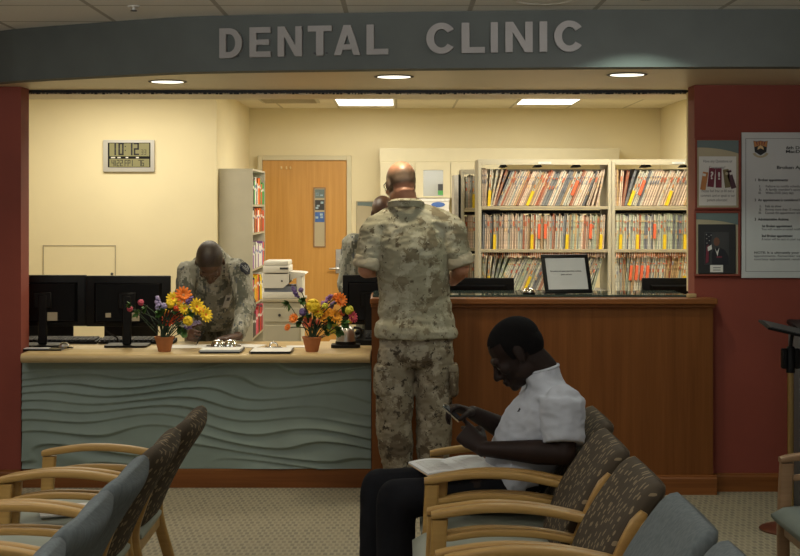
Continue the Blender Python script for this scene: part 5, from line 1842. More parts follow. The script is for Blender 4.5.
def wr_fn(amp, scale, stretch=(1, 1, 1), seed=0.0):
    def f(co, n_):
        q = Vector((co.x * stretch[0], co.y * stretch[1], co.z * stretch[2])) * scale + Vector((seed, seed * 2, 0))
        a = mnoise.noise(q)
        b = mnoise.noise(q * 2.3 + Vector((7, 1, 3)))
        return amp * ((1 - abs(a) * 2) * .7 + b * .5 - .2)
    return f


def shoe(B, ankle, toe_dir, length=.28, k=1.0):
    a = Vector((ankle[0], ankle[1], 0))
    d = Vector((toe_dir[0], toe_dir[1], 0)).normalized()
    s_ = Vector((-d.y, d.x, 0))
    z = Vector((0, 0, 1))
    h = a - d * .06
    L_ = length
    B.rings([(h - d * .012 + z * .045, s_ * .02, z * .02), (h + d * .01 + z * .05, s_ * .036, z * .044), (h + d * .08 + z * .055, s_ * .038, z * .050), (h + d * .15 + z * .040, s_ * .044, z * .036),
             (h + d * (L_ - .06) + z * .032, s_ * .047, z * .028), (h + d * (L_ - .01) + z * .028, s_ * .034, z * .022), (h + d * L_ + z * .026, s_ * .012, z * .010)], 20, 3)


def sole(parent, ankle, toe_dir, length=.285, m='sole'):
    a = Vector((ankle[0], ankle[1], 0))
    d = Vector((toe_dir[0], toe_dir[1], 0)).normalized()
    s_ = Vector((-d.y, d.x, 0))
    h = a - d * .065
    pts = []
    for i in range(24):
        t = 2 * PI * i / 24
        u = .5 - .5 * math.cos(t)
        wd = .047 * abs(math.sin(t)) ** .6 * (.82 + .22 * u)
        pts.append(h + d * length * u + s_ * wd * (1 if t < PI else -1))
    mb = MB()
    mb.loft([[p + Vector((0, 0, .001)) for p in pts], [p + Vector((0, 0, .022)) for p in pts]])
    return mb.build('sole', M[m], parent, smooth=50)


from mathutils.bvhtree import BVHTree


def on_surface(o, px, py):
    """Point and normal where the line of sight through (px, py) meets the object."""
    bv = BVHTree.FromPolygons([v.co for v in o.data.vertices], [p.vertices[:] for p in o.data.polygons])
    e = Vector((0, 0, EYE))
    r = bv.ray_cast(e, (P(px, py, 1.0) - e).normalized())
    return (r[0], r[1]) if r[0] else (P(px, py, 8), Vector((0, -1, 0)))


def stick(o, px, py, roll=0.0):
    """Location and rotation for a flat thing lying on the surface, its face (-Y) outwards."""
    c, n_ = on_surface(o, px, py)
    q = (-n_).to_track_quat('Y', 'Z')
    return c, (q.to_matrix() @ Matrix.Rotation(roll, 3, 'Y')).to_euler()


XA, YA, ZA = Vector((1, 0, 0)), Vector((0, 1, 0)), Vector((0, 0, 1))

def shaved_skin(name, skin, hair):
    m = mat(name, skin, 0.42, bump=0.08)
    nt, N, L, b = nodes_of(m)
    a = N.new('ShaderNodeAttribute'); a.attribute_name = 'shaved'
    tc = N.new('ShaderNodeTexCoord')
    nz = N.new('ShaderNodeTexNoise'); nz.inputs['Scale'].default_value = 12
    L.new(tc.outputs['Object'], nz.inputs['Vector'])
    base = mixc(N, L, nz.outputs[0], tuple(c * .85 for c in skin), tuple(min(1, c * 1.12) for c in skin))
    L.new(mixc(N, L, math_node(N, L, 'MULTIPLY', a.outputs['Fac'], .95), base, hair), b.inputs['Base Color'])
    return m


M['skin_fair'] = shaved_skin('ruddy_skin_shaved', (0.50, 0.235, 0.145), (0.13, 0.09, 0.06))
M['hair_shaved'] = mat('shaved_hair', (0.030, 0.019, 0.014), 0.5, var=0.2, scale=60, bump=0.2, bscale=400)
M['cuff'] = camo_mat('rolled_cuff_cloth', 0.009, [(0.40, 0.35, 0.26), (0.46, 0.41, 0.31), (0.29, 0.24, 0.17)], (0.55, 0.62), 8.0)

# ------------------------------------------------------------------ the sitting man
def seated_man():
    pl = Vector((.435, 5.46, .560)); wa = Vector((.462, 5.46, .655)); ch = Vector((.528, 5.455, .790)); up_ = Vector((.580, 5.455, .905)); nb = Vector((.528, 5.455, .987))
    hd = P(516.5, 352, 5.45)
    R = frame((-.81, 0.03, -.586), (-.586, 0, .81))
    k = 1.04
    shN = Vector((.590, 5.275, .885)); elN = Vector((.590, 5.215, .716)); wrN = P(483, 449, 5.335)
    shF = Vector((.560, 5.635, .880)); elF = Vector((.465, 5.655, .705)); wrF = P(473, 413, 5.500)
    hipN, hipF = Vector((.42, 5.370, .558)), Vector((.42, 5.550, .558))
    knN, knF = P(397, 499, 5.345), P(380, 488, 5.585)
    anN, anF = Vector((-.015, 5.34, .10)), Vector((-.085, 5.58, .10))
    B = Blob()
    T = head_shapes(B, hd, R, k, brow=1.05)
    # neck, torso
    nk = hd + R @ Vector((-.030, 0, -.055)) * k
    B.chain([(nk, .062), (nk.lerp(nb, .5) + Vector((.004, 0, 0)), .063), (nb, .068)], 18)
    B.rings([(pl, YA * .155, Vector((.105, 0, .02))), (wa, YA * .140, Vector((.095, 0, -.03))), (ch, YA * .160, Vector((.105, 0, -.04))), (up_, YA * .125, Vector((.070, 0, -.02))), (nb, YA * .062, Vector((.052, 0, 0)))], 26, 4)
    # arms
    for sh, el, wr in ((shN, elN, wrN), (shF, elF, wrF)):
        B.chain([(sh.lerp(el, .12), .050), (sh.lerp(el, .45), .053), (el, .043), (el.lerp(wr, .32), .046), (el.lerp(wr, .75), .034), (wr, .028)], 16)
    # far hand: back of the hand up, fingers and thumb pinch the small device
    dF = (P(447, 405, 5.45) - wrF)
    hand_shapes(B, wrF, dF, Vector((-.25, -.35, -.9)), Vector((-.2, -1.0, .25)), 1.0, ((.55, .75, .5), (.75, .85, .5), (.9, .9, .5), (1.0, .9, .5)), (.65, .35, .3))
    # near hand: rising, fist-like, index finger stretched along the device
    dN = (P(459, 428, 5.39) - wrN)
    hand_shapes(B, wrN, dN, Vector((-.30, .95, .10)), Vector((.55, .15, 1.0)), 1.08, ((.20, .45, .25), (.80, 1.1, .6), (1.0, 1.15, .7), (1.15, 1.15, .7)), (.95, .45, .35))
    # legs
    for hp, kn, an, td in ((hipN, knN, anN, (-1, -.1)), (hipF, knF, anF, (-1, .1))):
        B.chain([(hp, .080), (hp.lerp(kn, .5), .070), (kn, .055), (kn.lerp(an, .35), .052), (an, .038)], 16)
        B.chain([(an, .038), (an + Vector((td[0] * .12, td[1] * .12, -.06)), .03)], 12)
    man = B.fuse('person', M['skin_dark'], None, .0044, 5)
    tag(man, 'sitting man in a white T-shirt and black trousers, looking down at his hands', 'person')
    eyes(man, T, R, k)
    # short hair: a close cap over the skull
    H = Blob()
    H.ell(T(-.0145, 0, .0375), [q * k for q in (.1006, .0777, .0866)], R, 40, 26)
    H.ell(T(-.045, 0, .010), [q * k for q in (.0672, .0692, .0712)], R, 32, 20)
    def keep(co):
        q = R.transposed() @ (co - Vector(hd)) / k
        line = .080 - .016 * min(1, abs(q.y) / .05) ** 2 if q.x > .030 else (-.012 if q.x > .012 else (-.010 if q.x > -.03 else -.045))
        return q.z > line + .004 * mnoise.noise(co * 60)
    bmesh.ops.delete(H.bm, geom=[f for f in H.bm.faces if not keep(f.calc_center_median())], context='FACES')
    H.build('hair', M['hair_dark'], man)
    # T-shirt
    B = Blob()
    B.rings([(pl + Vector((-.005, 0, -.035)), YA * .176, Vector((.120, 0, .04))), (pl + Vector((0, 0, .03)), YA * .180, Vector((.130, 0, .01))), (wa, YA * .168, Vector((.122, 0, -.035))), (ch, YA * .186, Vector((.128, 0, -.045))),
             (up_ + Vector((.002, 0, -.015)), YA * .178, Vector((.105, 0, -.03))), (nb + Vector((.010, 0, -.030)), YA * .100, Vector((.080, 0, -.012))), (nb + Vector((.004, 0, .004)), YA * .070, Vector((.062, 0, .016)))], 32, 5)
    for sh, el in ((shN, elN), (shF, elF)):
        q = sh.lerp(el, .80)
        dv = (el - sh).normalized()
        u = dv.cross(ZA if abs(dv.z) < .9 else XA).normalized()
        v = dv.cross(u)
        i_ = sh.lerp(ch, .35)
        B.rings([(sh.lerp(up_, .55), u * .080, v * .085), (sh + ZA * .004, u * .082, v * .082), (sh.lerp(el, .35), u * .078, v * .078), (q - dv * .01, u * .072, v * .074), (q, u * .071, v * .073)], 24, 4)
        B.cap(i_, .075, sh, .070)
    wf1, wf2 = wr_fn(.0075, 8, (1, 1, .55), 1), wr_fn(.006, 17, (1, .8, 1.5), 3)
    shirt = B.fuse('tshirt', M['tshirt'], man, .0055, 4, lambda c, n_: wf1(c, n_) + wf2(c, n_) * .8)
    # neckline band and chest emblem
    mb = MB()
    cN = nb + Vector((.004, 0, .006))
    ring = [cN + YA * .070 * math.cos(t) + Vector((.062, 0, .016)) * math.sin(t) for t in [2 * PI * i / 28 for i in range(29)]]
    mb.tube(ring, .0065, 8)
    mb.build('collar_band', M['tshirt'], shirt)
    # small dark emblem on the chest, near side of the shirt front
    mb = MB()
    mb.prism([(0, 0), (.003, .006), (.001, .012), (.004, .017), (.007, .012), (.010, .013), (.008, .006), (.012, 0), (.007, .003), (.004, 0)], lambda u, v, q: (u - .006, q, v - .008), -.0022, .0012)
    o = mb.build('emblem', M['ink'], shirt, smooth=0)
    o.location, o.rotation_euler = stick(shirt, 519.5, 410)
    # trousers
    B = Blob()
    B.rings([(pl + Vector((.0, 0, .055)), YA * .172, Vector((.118, 0, .02))), (pl + Vector((-.005, 0, .0)), YA * .182, Vector((.130, 0, .02))), (pl + Vector((-.02, 0, -.035)), YA * .165, Vector((.12, 0, .0)))], 28, 4)
    for hp, kn, an in ((hipN, knN, anN), (hipF, knF, anF)):
        B.chain([(hp, .079), (hp.lerp(kn, .5), .072), (kn.lerp(hp, .12), .072), (kn, .074)], 18)
        dn = (an - kn).normalized()
        B.rings([(kn, XA * .075, YA * .075), (kn.lerp(an, .2) + XA * -.004, XA * .072, YA * .076), (kn.lerp(an, .55) + XA * -.002, XA * .072, YA * .074), (an + Vector((0, 0, .02)), XA * .072, YA * .070), (an + Vector((.0, 0, -.035)), XA * .074, YA * .070)], 22, 4)
    wf = wr_fn(.004, 11, (1, 1, .7), 5)
    B.fuse('trousers', M['trousers'], man, .007, 4, wf)
    for an, td in ((anN, (-1, -.1)), (anF, (-1, .1))):
        B = Blob(); shoe(B, an, td); sh = B.fuse('shoe', M['black'], man, .006, 3)
        sole(sh, an, td)
    return man, T


man, TM = seated_man()
# the small device held between his hands
dv = P(451.5, 412.5, 5.43)
t = thing('handheld_device', 'small dark device with a silver edge held by the sitting man', 'phone', dv - Vector((0, 0, .025)))
R = Matrix.Rotation(.75, 3, 'Y') @ Matrix.Rotation(.25, 3, 'X')
mb = MB(); mb.box((0, 0, .025), (.085, .045, .010), R, .004, 2); mb.build('case', M['black_gloss'], t)
mb = MB(); mb.box(Vector((0, 0, .025)) + R @ Vector((0, -.0235, 0)), (.080, .003, .006), R); mb.build('edge', M['chrome'], t, smooth=0)
mb = MB(); mb.box(Vector((0, 0, .025)) + R @ Vector((.004, 0, .0056)), (.065, .036, .001), R); mb.build('screen', M['dark_grey'], t, smooth=0)

# open booklet on his lap
cpts = [P(408.5, 464.5, 5.55), P(428, 476.5, 5.27), P(500, 472.5, 5.30), P(481, 458, 5.56)]
t = thing('booklet', 'open white booklet lying on the lap of the sitting man', 'booklet', cpts[1])
c0 = [p - cpts[1] for p in cpts]
nrm = (c0[2] - c0[1]).cross(c0[0] - c0[1]).normalized()
if nrm.z < 0:
    nrm = -nrm


def sheet_rings(lift, bow, n=14):
    rr = []
    for i in range(n + 1):
        q = i / n
        a, b = c0[1].lerp(c0[2], q), c0[0].lerp(c0[3], q)
        b_ = bow * (math.sin(PI * min(1, q / .5)) if q < .5 else math.sin(PI * (q - .5) / .5))
        rr.append([a + nrm * (lift[0] + b_), b + nrm * (lift[0] + b_), b + nrm * (lift[1] + b_), a + nrm * (lift[1] + b_)])
    return rr


mb = MB(); mb.loft(sheet_rings((0, .004), .004)); mb.build('cover', M['folder_tan'], t, smooth=30)
mb = MB(); mb.loft(sheet_rings((.0042, .010), .007)); pg = mb.build('pages', M['white_paper'], t, smooth=30)
mb = MB()
for r_ in range(9):
    for (u0, u1) in ((.06, .44), (.56, .94)):
        v = .14 + r_ * .085
        n_ = 5
        rr = []
        for i in range(n_ + 1):
            q = lerp(u0, u1 - random.random() * .06, i / n_)
            b_ = .007 * math.sin(PI * (q % .5) / .5)
            a = c0[1].lerp(c0[2], q).lerp(c0[0].lerp(c0[3], q), v)
            b = c0[1].lerp(c0[2], q).lerp(c0[0].lerp(c0[3], q), v + .030)
            rr.append([a + nrm * (.0102 + b_), b + nrm * (.0102 + b_), b + nrm * (.0106 + b_), a + nrm * (.0106 + b_)])
        mb.loft(rr)
mb.build('print', M['page'], pg, smooth=0)

# ------------------------------------------------------------------ the standing man seen from behind
def marine():
    D = 7.78
    Q = lambda px, py, dd=0.0: P(px, py, D + dd)
    hd = Q(400.5, 184.5, .0)
    R = frame((-.42, .86, -.30), (-.10, .24, .97))
    k = .98
    nb = Q(407, 207, -.01)
    up_ = Q(410, 224); ch = Q(412, 245); wa = Q(415, 298, .01); hi = Q(416, 335, .01); cr_ = Q(415, 352, .01)
    shL, shR = Q(377, 228), Q(449, 227)
    elL, elR = Q(366, 270, -.02), Q(461.5, 268, -.02)
    wrL, wrR = Q(385, 268, .20), Q(453, 281, .225)
    hL, hR = Q(397, 352), Q(434, 352)
    kL, kR = Q(394, 425, .0), Q(434, 425, .02)
    aL, aR = Q(399, 490, .03), Q(433, 490, .03)
    aL.z = aR.z = .09
    B = Blob()
    T = head_shapes(B, hd, R, k)
    nk = hd + R @ Vector((-.030, 0, -.05)) * k
    B.chain([(nk, .060), (nk.lerp(nb, .5), .062), (nb, .070)], 18)
    B.ell(hd + R @ Vector((-.066, 0, -.056)), (.028, .046, .018), R)      # fold at the nape
    B.rings([(cr_, XA * .165, YA * .105), (hi, XA * .165, YA * .105), (wa, XA * .150, YA * .095), (ch, XA * .175, YA * .105), (up_, XA * .160, YA * .085), (nb, XA * .07, YA * .06)], 26, 4)
    for sh, el, wr, s_ in ((shL, elL, wrL, -1), (shR, elR, wrR, 1)):
        B.chain([(sh, .058), (sh.lerp(el, .45), .052), (el, .044), (el.lerp(wr, .35), .046), (el.lerp(wr, .8), .034), (wr, .029)], 16)
    hand_shapes(B, wrL, Vector((.35, .9, -.1)), Vector((.7, -.2, -.5)), Vector((.3, 0, 1)), 1.0, ((.5, .5, .4),) * 4)
    hand_shapes(B, wrR, Vector((-.45, .88, -.16)), Vector((-.15, -.1, -1)), Vector((-1, -.2, .2)), 1.0, ((.25, .3, .2), (.3, .35, .2), (.35, .35, .2), (.4, .4, .2)))
    for hp, kn, an in ((hL, kL, aL), (hR, kR, aR)):
        B.chain([(hp, .085), (hp.lerp(kn, .5), .072), (kn, .054), (kn.lerp(an, .35), .055), (an, .040)], 16)
    o = B.fuse('person', M['skin_fair'], None, .0052, 5)
    tag(o, 'standing bald man in desert camouflage uniform seen from behind at the reception desk', 'person')
    eyes(o, T, R, k)
    # shaved hair: darker pigment on the back and sides of the skull, bare on top
    at = o.data.attributes.new('shaved', 'FLOAT', 'POINT')
    for v in o.data.vertices:
        q = R.transposed() @ (v.co - Vector(hd)) / k
        a = 0.0
        if -.16 < q.z < .14 and abs(q.x) < .14 and abs(q.y) < .12:
            top = .092 + .02 * mnoise.noise(v.co * 25)
            up = min(1, max(0, (top - q.z) / .055))
            lo_ = min(1, max(0, (q.z + .030 + (.02 if q.x > -.02 else 0)) / .018))
            fr = min(1, max(0, (.045 - q.x) / .02))
            a = up * lo_ * fr
        at.data[v.index].value = a
    # glasses: temple bars and rims
    mb = MB()
    for s_ in (-1, 1):
        mb.tube([T(-.004, s_ * .083, .014), T(.05, s_ * .076, .012), T(.086, s_ * .058, .006)], .0022, 6)
        mb.tube([T(.094 - .010 * abs(math.cos(a)), s_ * .034 + .021 * math.cos(a), -.004 + .015 * math.sin(a)) for a in [2 * PI * i / 16 for i in range(17)]], .0014, 6)
    mb.tube([T(.096, -.014, .002), T(.104, 0, .006), T(.096, .014, .002)], .0016, 6)
    mb.build('glasses', M['black'], o)
    # blouse
    B = Blob()
    for sh in (shL, shR):
        B.chain([(Q(408, 213), .072), (Q(408, 213).lerp(sh, .55) + ZA * .004, .072), (sh, .074)], 18)
    B.rings([(Q(416, 337.5), XA * .218, YA * .150), (Q(416, 331), XA * .224, YA * .152), (Q(415.5, 318), XA * .210, YA * .142), (wa, XA * .192, YA * .130), (Q(413, 270), XA * .196, YA * .136), (ch, XA * .204, YA * .138),
             (up_ + ZA * .0, XA * .178, YA * .112), (Q(408.5, 211), XA * .120, YA * .088), (Q(407, 203.5), XA * .080, YA * .070)], 36, 6)
    for sh, el, s_ in ((shL, elL, -1), (shR, elR, 1)):
        dvv = (el - sh).normalized()
        u = dvv.cross(YA).normalized()
        v = dvv.cross(u)
        e2 = sh.lerp(el, .88)
        B.rings([(sh.lerp(up_, .5) + ZA * .012, u * .075, v * .085), (sh + ZA * .002, u * .078, v * .082), (sh.lerp(el, .4), u * .078, v * .080), (sh.lerp(el, .72), u * .072, v * .076), (e2, u * .066, v * .070)], 26, 5)
        B.cap(sh.lerp(ch, .4), .08, sh, .066)
    w1, w2 = wr_fn(.006, 7, (1, 1, .9), 2), wr_fn(.0045, 16, (.7, 1, 1.5), 9)

    def wrinkle(c, n_):
        z_w = math.exp(-((c.z - (wa.z - .09 + .10 * (c.x - wa.x))) / .022) ** 2) * -.009        # pinched folds at the waist
        z_w += math.exp(-((c.z - (wa.z - .045 + .28 * (c.x - wa.x))) / .018) ** 2) * -.007
        z_w += math.exp(-((c.z - (wa.z - .125 - .10 * (c.x - wa.x))) / .020) ** 2) * -.006
        return w1(c, n_) + w2(c, n_) + z_w
    bl = B.fuse('blouse', M['marpat'], o, .0058, 4, wrinkle)
    # collar, rolled cuffs, back seam, hem
    mb = MB()
    cc = Q(406, 204.5, -.018)
    rr = []
    for i in range(33):
        a = 2 * PI * i / 32
        e = Vector((math.cos(a), math.sin(a), 0))
        c1 = cc + Vector((e.x * .094, e.y * .098, -.022 + .012 * -e.y))
        c2 = cc + Vector((e.x * .084, e.y * .088, .022 + .012 * -e.y))
        c3 = cc + Vector((e.x * .098, e.y * .102, .010 + .012 * -e.y))
        rr.append([c1, c3, c2, cc + Vector((e.x * .076, e.y * .080, .0 + .01 * -e.y))])
    mb.loft(rr, closed=True, caps=False); mb.build('collar', M['marpat'], bl, smooth=50)
    for sh, el in ((shL, elL), (shR, elR)):
        dvv = (el - sh).normalized()
        u = dvv.cross(YA).normalized()
        v = dvv.cross(u)
        c = Blob()
        e2 = sh.lerp(el, .90)
        c.rings([(e2 - dvv * .050, u * .062, v * .066), (e2 - dvv * .046, u * .073, v * .077), (e2 - dvv * .02, u * .077, v * .080), (e2 + dvv * .012, u * .075, v * .078), (e2 + dvv * .018, u * .060, v * .062)], 26, 4)
        c.fuse('rolled_cuff', M['cuff'], bl, .006, 3, wr_fn(.004, 18, (1, 1, 1.6), 4))
    # trousers
    B = Blob()
    B.rings([(Q(416, 328), XA * .178, YA * .118), (Q(416, 342), XA * .196, YA * .128), (Q(416, 356), XA * .200, YA * .130), (Q(416, 366), XA * .186, YA * .110)], 30, 4)
    for hp, kn, an, s_ in ((hL, kL, aL, -1), (hR, kR, aR, 1)):
        f = lambda a, b: hp.lerp(kn, a) + XA * b
        g = lambda a, b: kn.lerp(an, a) + XA * b
        B.rings([(f(-.05, 0), XA * .100, YA * .115), (f(.35, 0), XA * .103, YA * .108), (f(.7, 0), XA * .098, YA * .100), (g(0, 0), XA * .094, YA * .094), (g(.3, .0), XA * .092, YA * .098), (g(.55, 0), XA * .082, YA * .088),
                 (g(.72, 0), XA * .072, YA * .080), (g(.80, 0), XA * .060, YA * .066)], 26, 5)
    w3, w4 = wr_fn(.007, 9, (1, 1, 1.1), 6), wr_fn(.005, 19, (.8, 1, 1.7), 1)
    tr = B.fuse('trousers', M['marpat_shaded'], o, .006, 4, lambda c, n_: w3(c, n_) + w4(c, n_))
    # cargo pockets on the outer thighs
    for cx_, cy_, wx_, s_ in ((389, 379, .080, -1), (452.5, 379, .030, 1)):
        c = Blob()
        p = Q(cx_, cy_, -.022 if s_ < 0 else .0)
        c.rings([(p + ZA * .085, XA * wx_ * .80, YA * .065), (p + ZA * .06, XA * wx_, YA * .080), (p, XA * wx_ * 1.03, YA * .085), (p - ZA * .07, XA * wx_, YA * .082), (p - ZA * .088, XA * wx_ * .8, YA * .06)], 24, 4)
        pk = c.fuse('cargo_pocket', M['marpat_shaded'], tr, .006, 3, wr_fn(.006, 16, (1.6, 1, .6), 8))
        c = MB(); c.rings_ = None
        c.b2(p.x - wx_ * .85, p.x + wx_ * .85, p.y - .088, p.y - .070, p.z + .045, p.z + .080, .008, 2); c.build('pocket_flap', M['marpat_shaded'], pk)
    # boots
    for an, td in ((aL, (-.80, .55)), (aR, (.35, .9))):
        B = Blob(); shoe(B, an, td, .29)
        B.rings([(Vector((an.x, an.y, .05)), XA * .044, YA * .050), (Vector((an.x, an.y, .14)), XA * .047, YA * .054), (Vector((an.x, an.y + .0, .24)), XA * .056, YA * .060)], 20, 4)
        bt = B.fuse('boot', M['boot'], o, .007, 3)
        sole(bt, an, td, .30)
    return o


marine()


# ------------------------------------------------------------------ the man bending over the low desk
def airman():
    D = 8.9
    hd = P(210, 262, 8.80)
    R = frame((0.03, -.42, -.91), (0.02, -.91, .42))
    k = 1.04
    nb = P(211, 258, 8.98); up_ = P(213, 270, 9.04); ch = P(213, 290, 9.14); wa = P(214, 318, 9.30); pl = P(214, 352, 9.42)
    pl.z = .93
    shR, shL = P(188, 272, 9.0), P(237, 270, 9.0)
    elR, elL = P(183, 306, 8.92), P(246, 306, 8.92)
    wrR, wrL = P(188, 333, 8.74), P(238, 336, 8.70)
    hR, hL = Vector((pl.x - .09, pl.y, .90)), Vector((pl.x + .09, pl.y, .90))
    kR, kL = Vector((pl.x - .10, pl.y - .02, .50)), Vector((pl.x + .10, pl.y - .02, .50))
    aR, aL = Vector((pl.x - .11, pl.y + .03, .09)), Vector((pl.x + .11, pl.y + .03, .09))
    B = Blob()
    T = head_shapes(B, hd, R, k)
    B.chain([(hd + R @ Vector((-.035, 0, -.05)), .058), (nb, .066)], 16)
    B.rings([(pl, XA * .15, Vector((0, .10, .03))), (wa, XA * .14, Vector((0, .08, .06))), (ch, XA * .16, Vector((0, .07, .08))), (up_, XA * .15, Vector((0, .05, .075))), (nb, XA * .07, Vector((0, .03, .055)))], 24, 4)
    for sh, el, wr in ((shR, elR, wrR), (shL, elL, wrL)):
        B.chain([(sh, .056), (sh.lerp(el, .5), .050), (el, .042), (el.lerp(wr, .4), .042), (wr, .028)], 14)
    hand_shapes(B, wrR, Vector((.25, -.9, -.02)), Vector((.95, .1, -.25)), Vector((.6, .2, .75)), 1.0, ((.5, .7, .4), (.6, .8, .5), (.7, .8, .5), (.8, .8, .5)), (.6, .4, .3))
    hand_shapes(B, wrL, Vector((-.65, -.72, -.02)), Vector((0, 0, -1)), Vector((-.7, .6, .1)), 1.0, ((.08, .12, .1),) * 4)
    for hp, kn, an in ((hR, kR, aR), (hL, kL, aL)):
        B.chain([(hp, .085), (hp.lerp(kn, .5), .072), (kn, .055), (kn.lerp(an, .35), .054), (an, .04)], 14)
    o = B.fuse('person', M['skin_brown'], None, .0055, 5)
    tag(o, 'man in grey-green camouflage bending over the low desk and writing', 'person')
    eyes(o, T, R, k)
    H = Blob()
    H.ell(T(-.0155, 0, .0365), [q * k for q in (.1005, .0780, .0862)], R, 30, 20)
    H.ell(T(-.046, 0, .009), [q * k for q in (.0668, .0690, .0705)], R, 24, 16)
    cut = lambda co, no: bmesh.ops.bisect_plane(H.bm, geom=H.bm.verts[:] + H.bm.edges[:] + H.bm.faces[:], plane_co=T(*co), plane_no=R @ Vector(no), clear_outer=True)
    cut((.055, 0, .06), (.9, 0, -.44))
    cut((-.03, 0, -.012), (.2, 0, -.98))
    H.build('hair', M['hair_shaved'], o)
    B = Blob()
    B.rings([(Vector((pl.x, pl.y + .01, .80)), XA * .19, YA * .14), (Vector((pl.x, pl.y, .90)), XA * .195, YA * .145), (wa, XA * .165, Vector((0, .11, .08))), (ch, XA * .168, Vector((0, .09, .10))), (up_, XA * .155, Vector((0, .065, .092))),
             (nb + Vector((0, .01, -.002)), XA * .09, Vector((0, .03, .066)))], 32, 5)
    for sh, el, wr in ((shR, elR, wrR), (shL, elL, wrL)):
        B.chain([(sh.lerp(up_, .5), .074), (sh, .068), (sh.lerp(el, .5), .064), (el, .058), (el.lerp(wr, .5), .053), (el.lerp(wr, .88), .044)], 18)
    w1, w2 = wr_fn(.007, 8, (1, 1, 1), 3), wr_fn(.005, 18, (1, 1, 1.3), 5)
    bl = B.fuse('blouse', M['abu'], o, .006, 4, lambda c, n_: w1(c, n_) + w2(c, n_))
    mb = MB()
    cc = nb + Vector((0, .008, .004))
    rr = []
    n1 = Vector((0, -.80, .25)).normalized()
    b1 = n1.cross(XA).normalized()
    for i in range(29):
        a = 2 * PI * i / 28
        e = XA * math.cos(a) + b1 * math.sin(a)
        rr.append([cc + e * .078 - n1 * .02, cc + e * .088 + n1 * .005, cc + e * .076 + n1 * .028, cc + e * .066 + n1 * .01])
    mb.loft(rr, closed=True, caps=False); mb.build('collar', M['abu'], bl, smooth=50)
    # rank patch on the upper sleeve, badge on the chest
    pt = thing('sleeve_patch', None, None); pt.parent = bl
    pt.location, pt.rotation_euler = stick(bl, 245.5, 268)
    mb = MB(); mb.prism([(-.045, -.01), (-.02, -.042), (.02, -.042), (.045, -.01), (.045, .012), (.015, .038), (0, .03), (-.015, .038), (-.045, .012)], lambda u, v, q: (u, q, v), -.004, .012); mb.build('backing', M['patch'], pt, smooth=0)
    mb = MB()
    for dz in (0, .013):
        mb.prism([(-.040, .002 + dz), (0, -.026 + dz), (.040, .002 + dz), (.040, .007 + dz), (0, -.020 + dz), (-.040, .007 + dz)], lambda u, v, q: (u, q, v), -.006, -.004)
    mb.prism([(.012 * (1 if i % 2 == 0 else .42) * math.sin(PI * i / 5), .012 + .012 * (1 if i % 2 == 0 else .42) * math.cos(PI * i / 5)) for i in range(10)], lambda u, v, q: (u, q, v), -.006, -.004)
    mb.build('chevron', M['patch_light'], pt, smooth=0)
    badge = thing('id_badge', None, None); badge.parent = bl
    badge.location, badge.rotation_euler = stick(bl, 228.5, 298)
    badge.location.y -= .006
    mb = MB(); mb.b2(-.022, .022, -.002, .002, -.075, .025, .002, 1); mb.build('card', M['grey_paper'], badge, smooth=0)
    mb = MB(); mb.b2(-.010, .010, -.003, -.002, -.02, .006); mb.build('portrait', M['ink_grey'], badge, smooth=0)
    mb = MB(); mb.b2(-.005, .005, -.003, .003, .025, .04); mb.build('clip', M['chrome'], badge, smooth=0)
    B = Blob()
    for hp, kn, an in ((hR, kR, aR), (hL, kL, aL)):
        B.chain([(hp, .105), (hp.lerp(kn, .5), .095), (kn, .085), (kn.lerp(an, .5), .082), (an + ZA * .10, .066)], 16)
    B.rings([(pl + ZA * .02, XA * .18, YA * .13), (pl - ZA * .08, XA * .19, YA * .135)], 24, 3)
    B.fuse('trousers', M['abu'], o, .008, 4, w1)
    for an, td in ((aR, (-.15, -1)), (aL, (.15, -1))):
        B = Blob(); shoe(B, an, td, .29)
        B.rings([(Vector((an.x, an.y, .05)), XA * .044, YA * .050), (Vector((an.x, an.y, .24)), XA * .055, YA * .058)], 18, 4)
        bt = B.fuse('boot', M['boot'], o, .008, 3)
        sole(bt, an, td, .30)
    return wrR


wr_ = airman()
pp = P(199, 339, 8.60)
t = thing('pen', 'black pen in the writing hand of the bending man', 'pen', pp - Vector((0, 0, .025)), 0)
mb = MB(); mb.cyl((-.012, -.01, -.002), (.03, .03, .075), .0042, n=10); mb.build('barrel', M['black'], t)
mb = MB(); mb.cyl((-.017, -.015, -.013), (-.012, -.01, -.002), .001, .004, n=10); mb.build('tip', M['steel'], t)


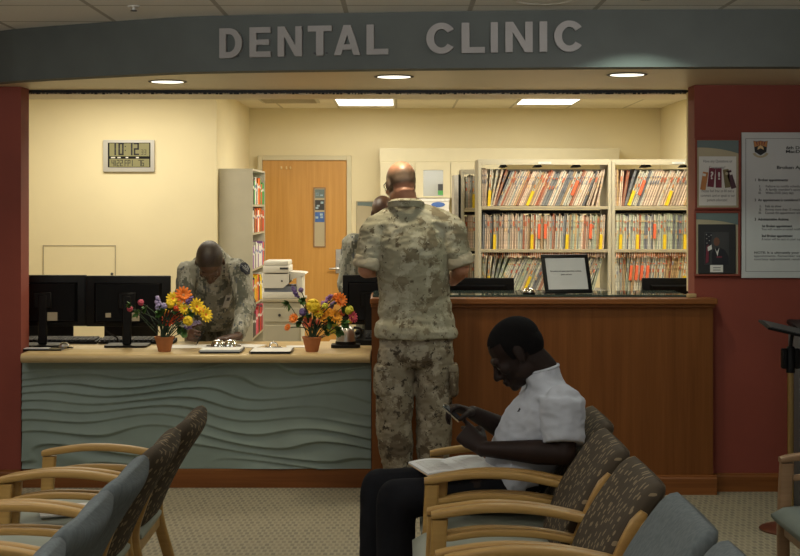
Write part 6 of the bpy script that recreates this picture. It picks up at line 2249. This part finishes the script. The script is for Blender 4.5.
# ------------------------------------------------------------------ the person mostly hidden behind the standing man
def clerk():
    D = 9.62
    hd = P(383.5, 214, D - .04)
    R = frame((.25, -.90, -.30), (.05, -.28, .95))
    k = .98
    nb = Vector((hd.x - .01, D, 1.43)); up_ = Vector((hd.x - .01, D, 1.36)); ch = Vector((hd.x, D - .01, 1.23)); wa = Vector((hd.x + .01, D, 1.03)); pl = Vector((hd.x + .01, D + .02, .90))
    shR, shL = Vector((hd.x - .205, D, 1.35)), Vector((hd.x + .185, D, 1.35))
    elR, elL = P(346.5, 287, D - .06), Vector((hd.x + .25, D - .06, 1.08))
    wrR, wrL = Vector((hd.x - .12, D - .30, 1.02)), Vector((hd.x + .12, D - .28, 1.02))
    B = Blob()
    T = head_shapes(B, hd, R, k)
    B.chain([(hd + R @ Vector((-.03, 0, -.05)), .058), (nb, .066)], 16)
    B.rings([(pl, XA * .15, YA * .10), (wa, XA * .14, YA * .09), (ch, XA * .16, YA * .10), (up_, XA * .15, YA * .085), (nb, XA * .07, YA * .06)], 24, 4)
    for sh, el, wr, s_ in ((shR, elR, wrR, 1), (shL, elL, wrL, -1)):
        B.chain([(sh, .055), (sh.lerp(el, .5), .05), (el, .042), (el.lerp(wr, .4), .042), (wr, .028)], 14)
        hand_shapes(B, wr, Vector((.35 * s_, -.9, -.1)), Vector((.2 * s_, 0, -1)), Vector((.9 * s_, .2, .2)), 1.0, ((.35, .4, .3),) * 4)
    legs = []
    for s_ in (-1, 1):
        hp = Vector((pl.x + s_ * .09, pl.y, .88)); kn = Vector((pl.x + s_ * .10, pl.y, .48)); an = Vector((pl.x + s_ * .11, pl.y + .03, .09))
        legs.append((hp, kn, an))
        B.chain([(hp, .085), (kn, .055), (kn.lerp(an, .35), .054), (an, .04)], 14)
    o = B.fuse('person', M['skin_brown'], None, .0065, 5)
    tag(o, 'person in grey-green camouflage mostly hidden behind the standing bald man', 'person')
    eyes(o, T, R, k)
    B = Blob()
    B.rings([(pl - ZA * .08, XA * .185, YA * .135), (pl, XA * .185, YA * .135), (wa, XA * .17, YA * .12), (ch, XA * .188, YA * .128), (up_, XA * .175, YA * .105), (nb + ZA * -.01, XA * .09, YA * .075)], 28, 5)
    for sh, el, wr in ((shR, elR, wrR), (shL, elL, wrL)):
        B.chain([(sh.lerp(up_, .5), .075), (sh, .072), (sh.lerp(el, .5), .070), (el, .062), (el.lerp(wr, .85), .048)], 16)
        B.cap(sh.lerp(ch, .4), .08, sh, .064)
    w1 = wr_fn(.008, 9, (1, 1, 1), 3)
    B.fuse('blouse', M['abu'], o, .007, 4, w1)
    B = Blob()
    for hp, kn, an in legs:
        B.chain([(hp, .105), (kn, .085), (an + ZA * .10, .066)], 16)
    B.rings([(pl + ZA * .02, XA * .175, YA * .125), (pl - ZA * .08, XA * .18, YA * .13)], 24, 3)
    B.fuse('trousers', M['abu'], o, .009, 4, w1)
    for (hp, kn, an), sx in zip(legs, (-.15, .15)):
        B = Blob(); shoe(B, an, (sx, -1), .28)
        B.rings([(Vector((an.x, an.y, .05)), XA * .044, YA * .050), (Vector((an.x, an.y, .24)), XA * .055, YA * .058)], 18, 4)
        bt = B.fuse('boot', M['boot'], o, .008, 3)
        sole(bt, an, (sx, -1), .29)


clerk()
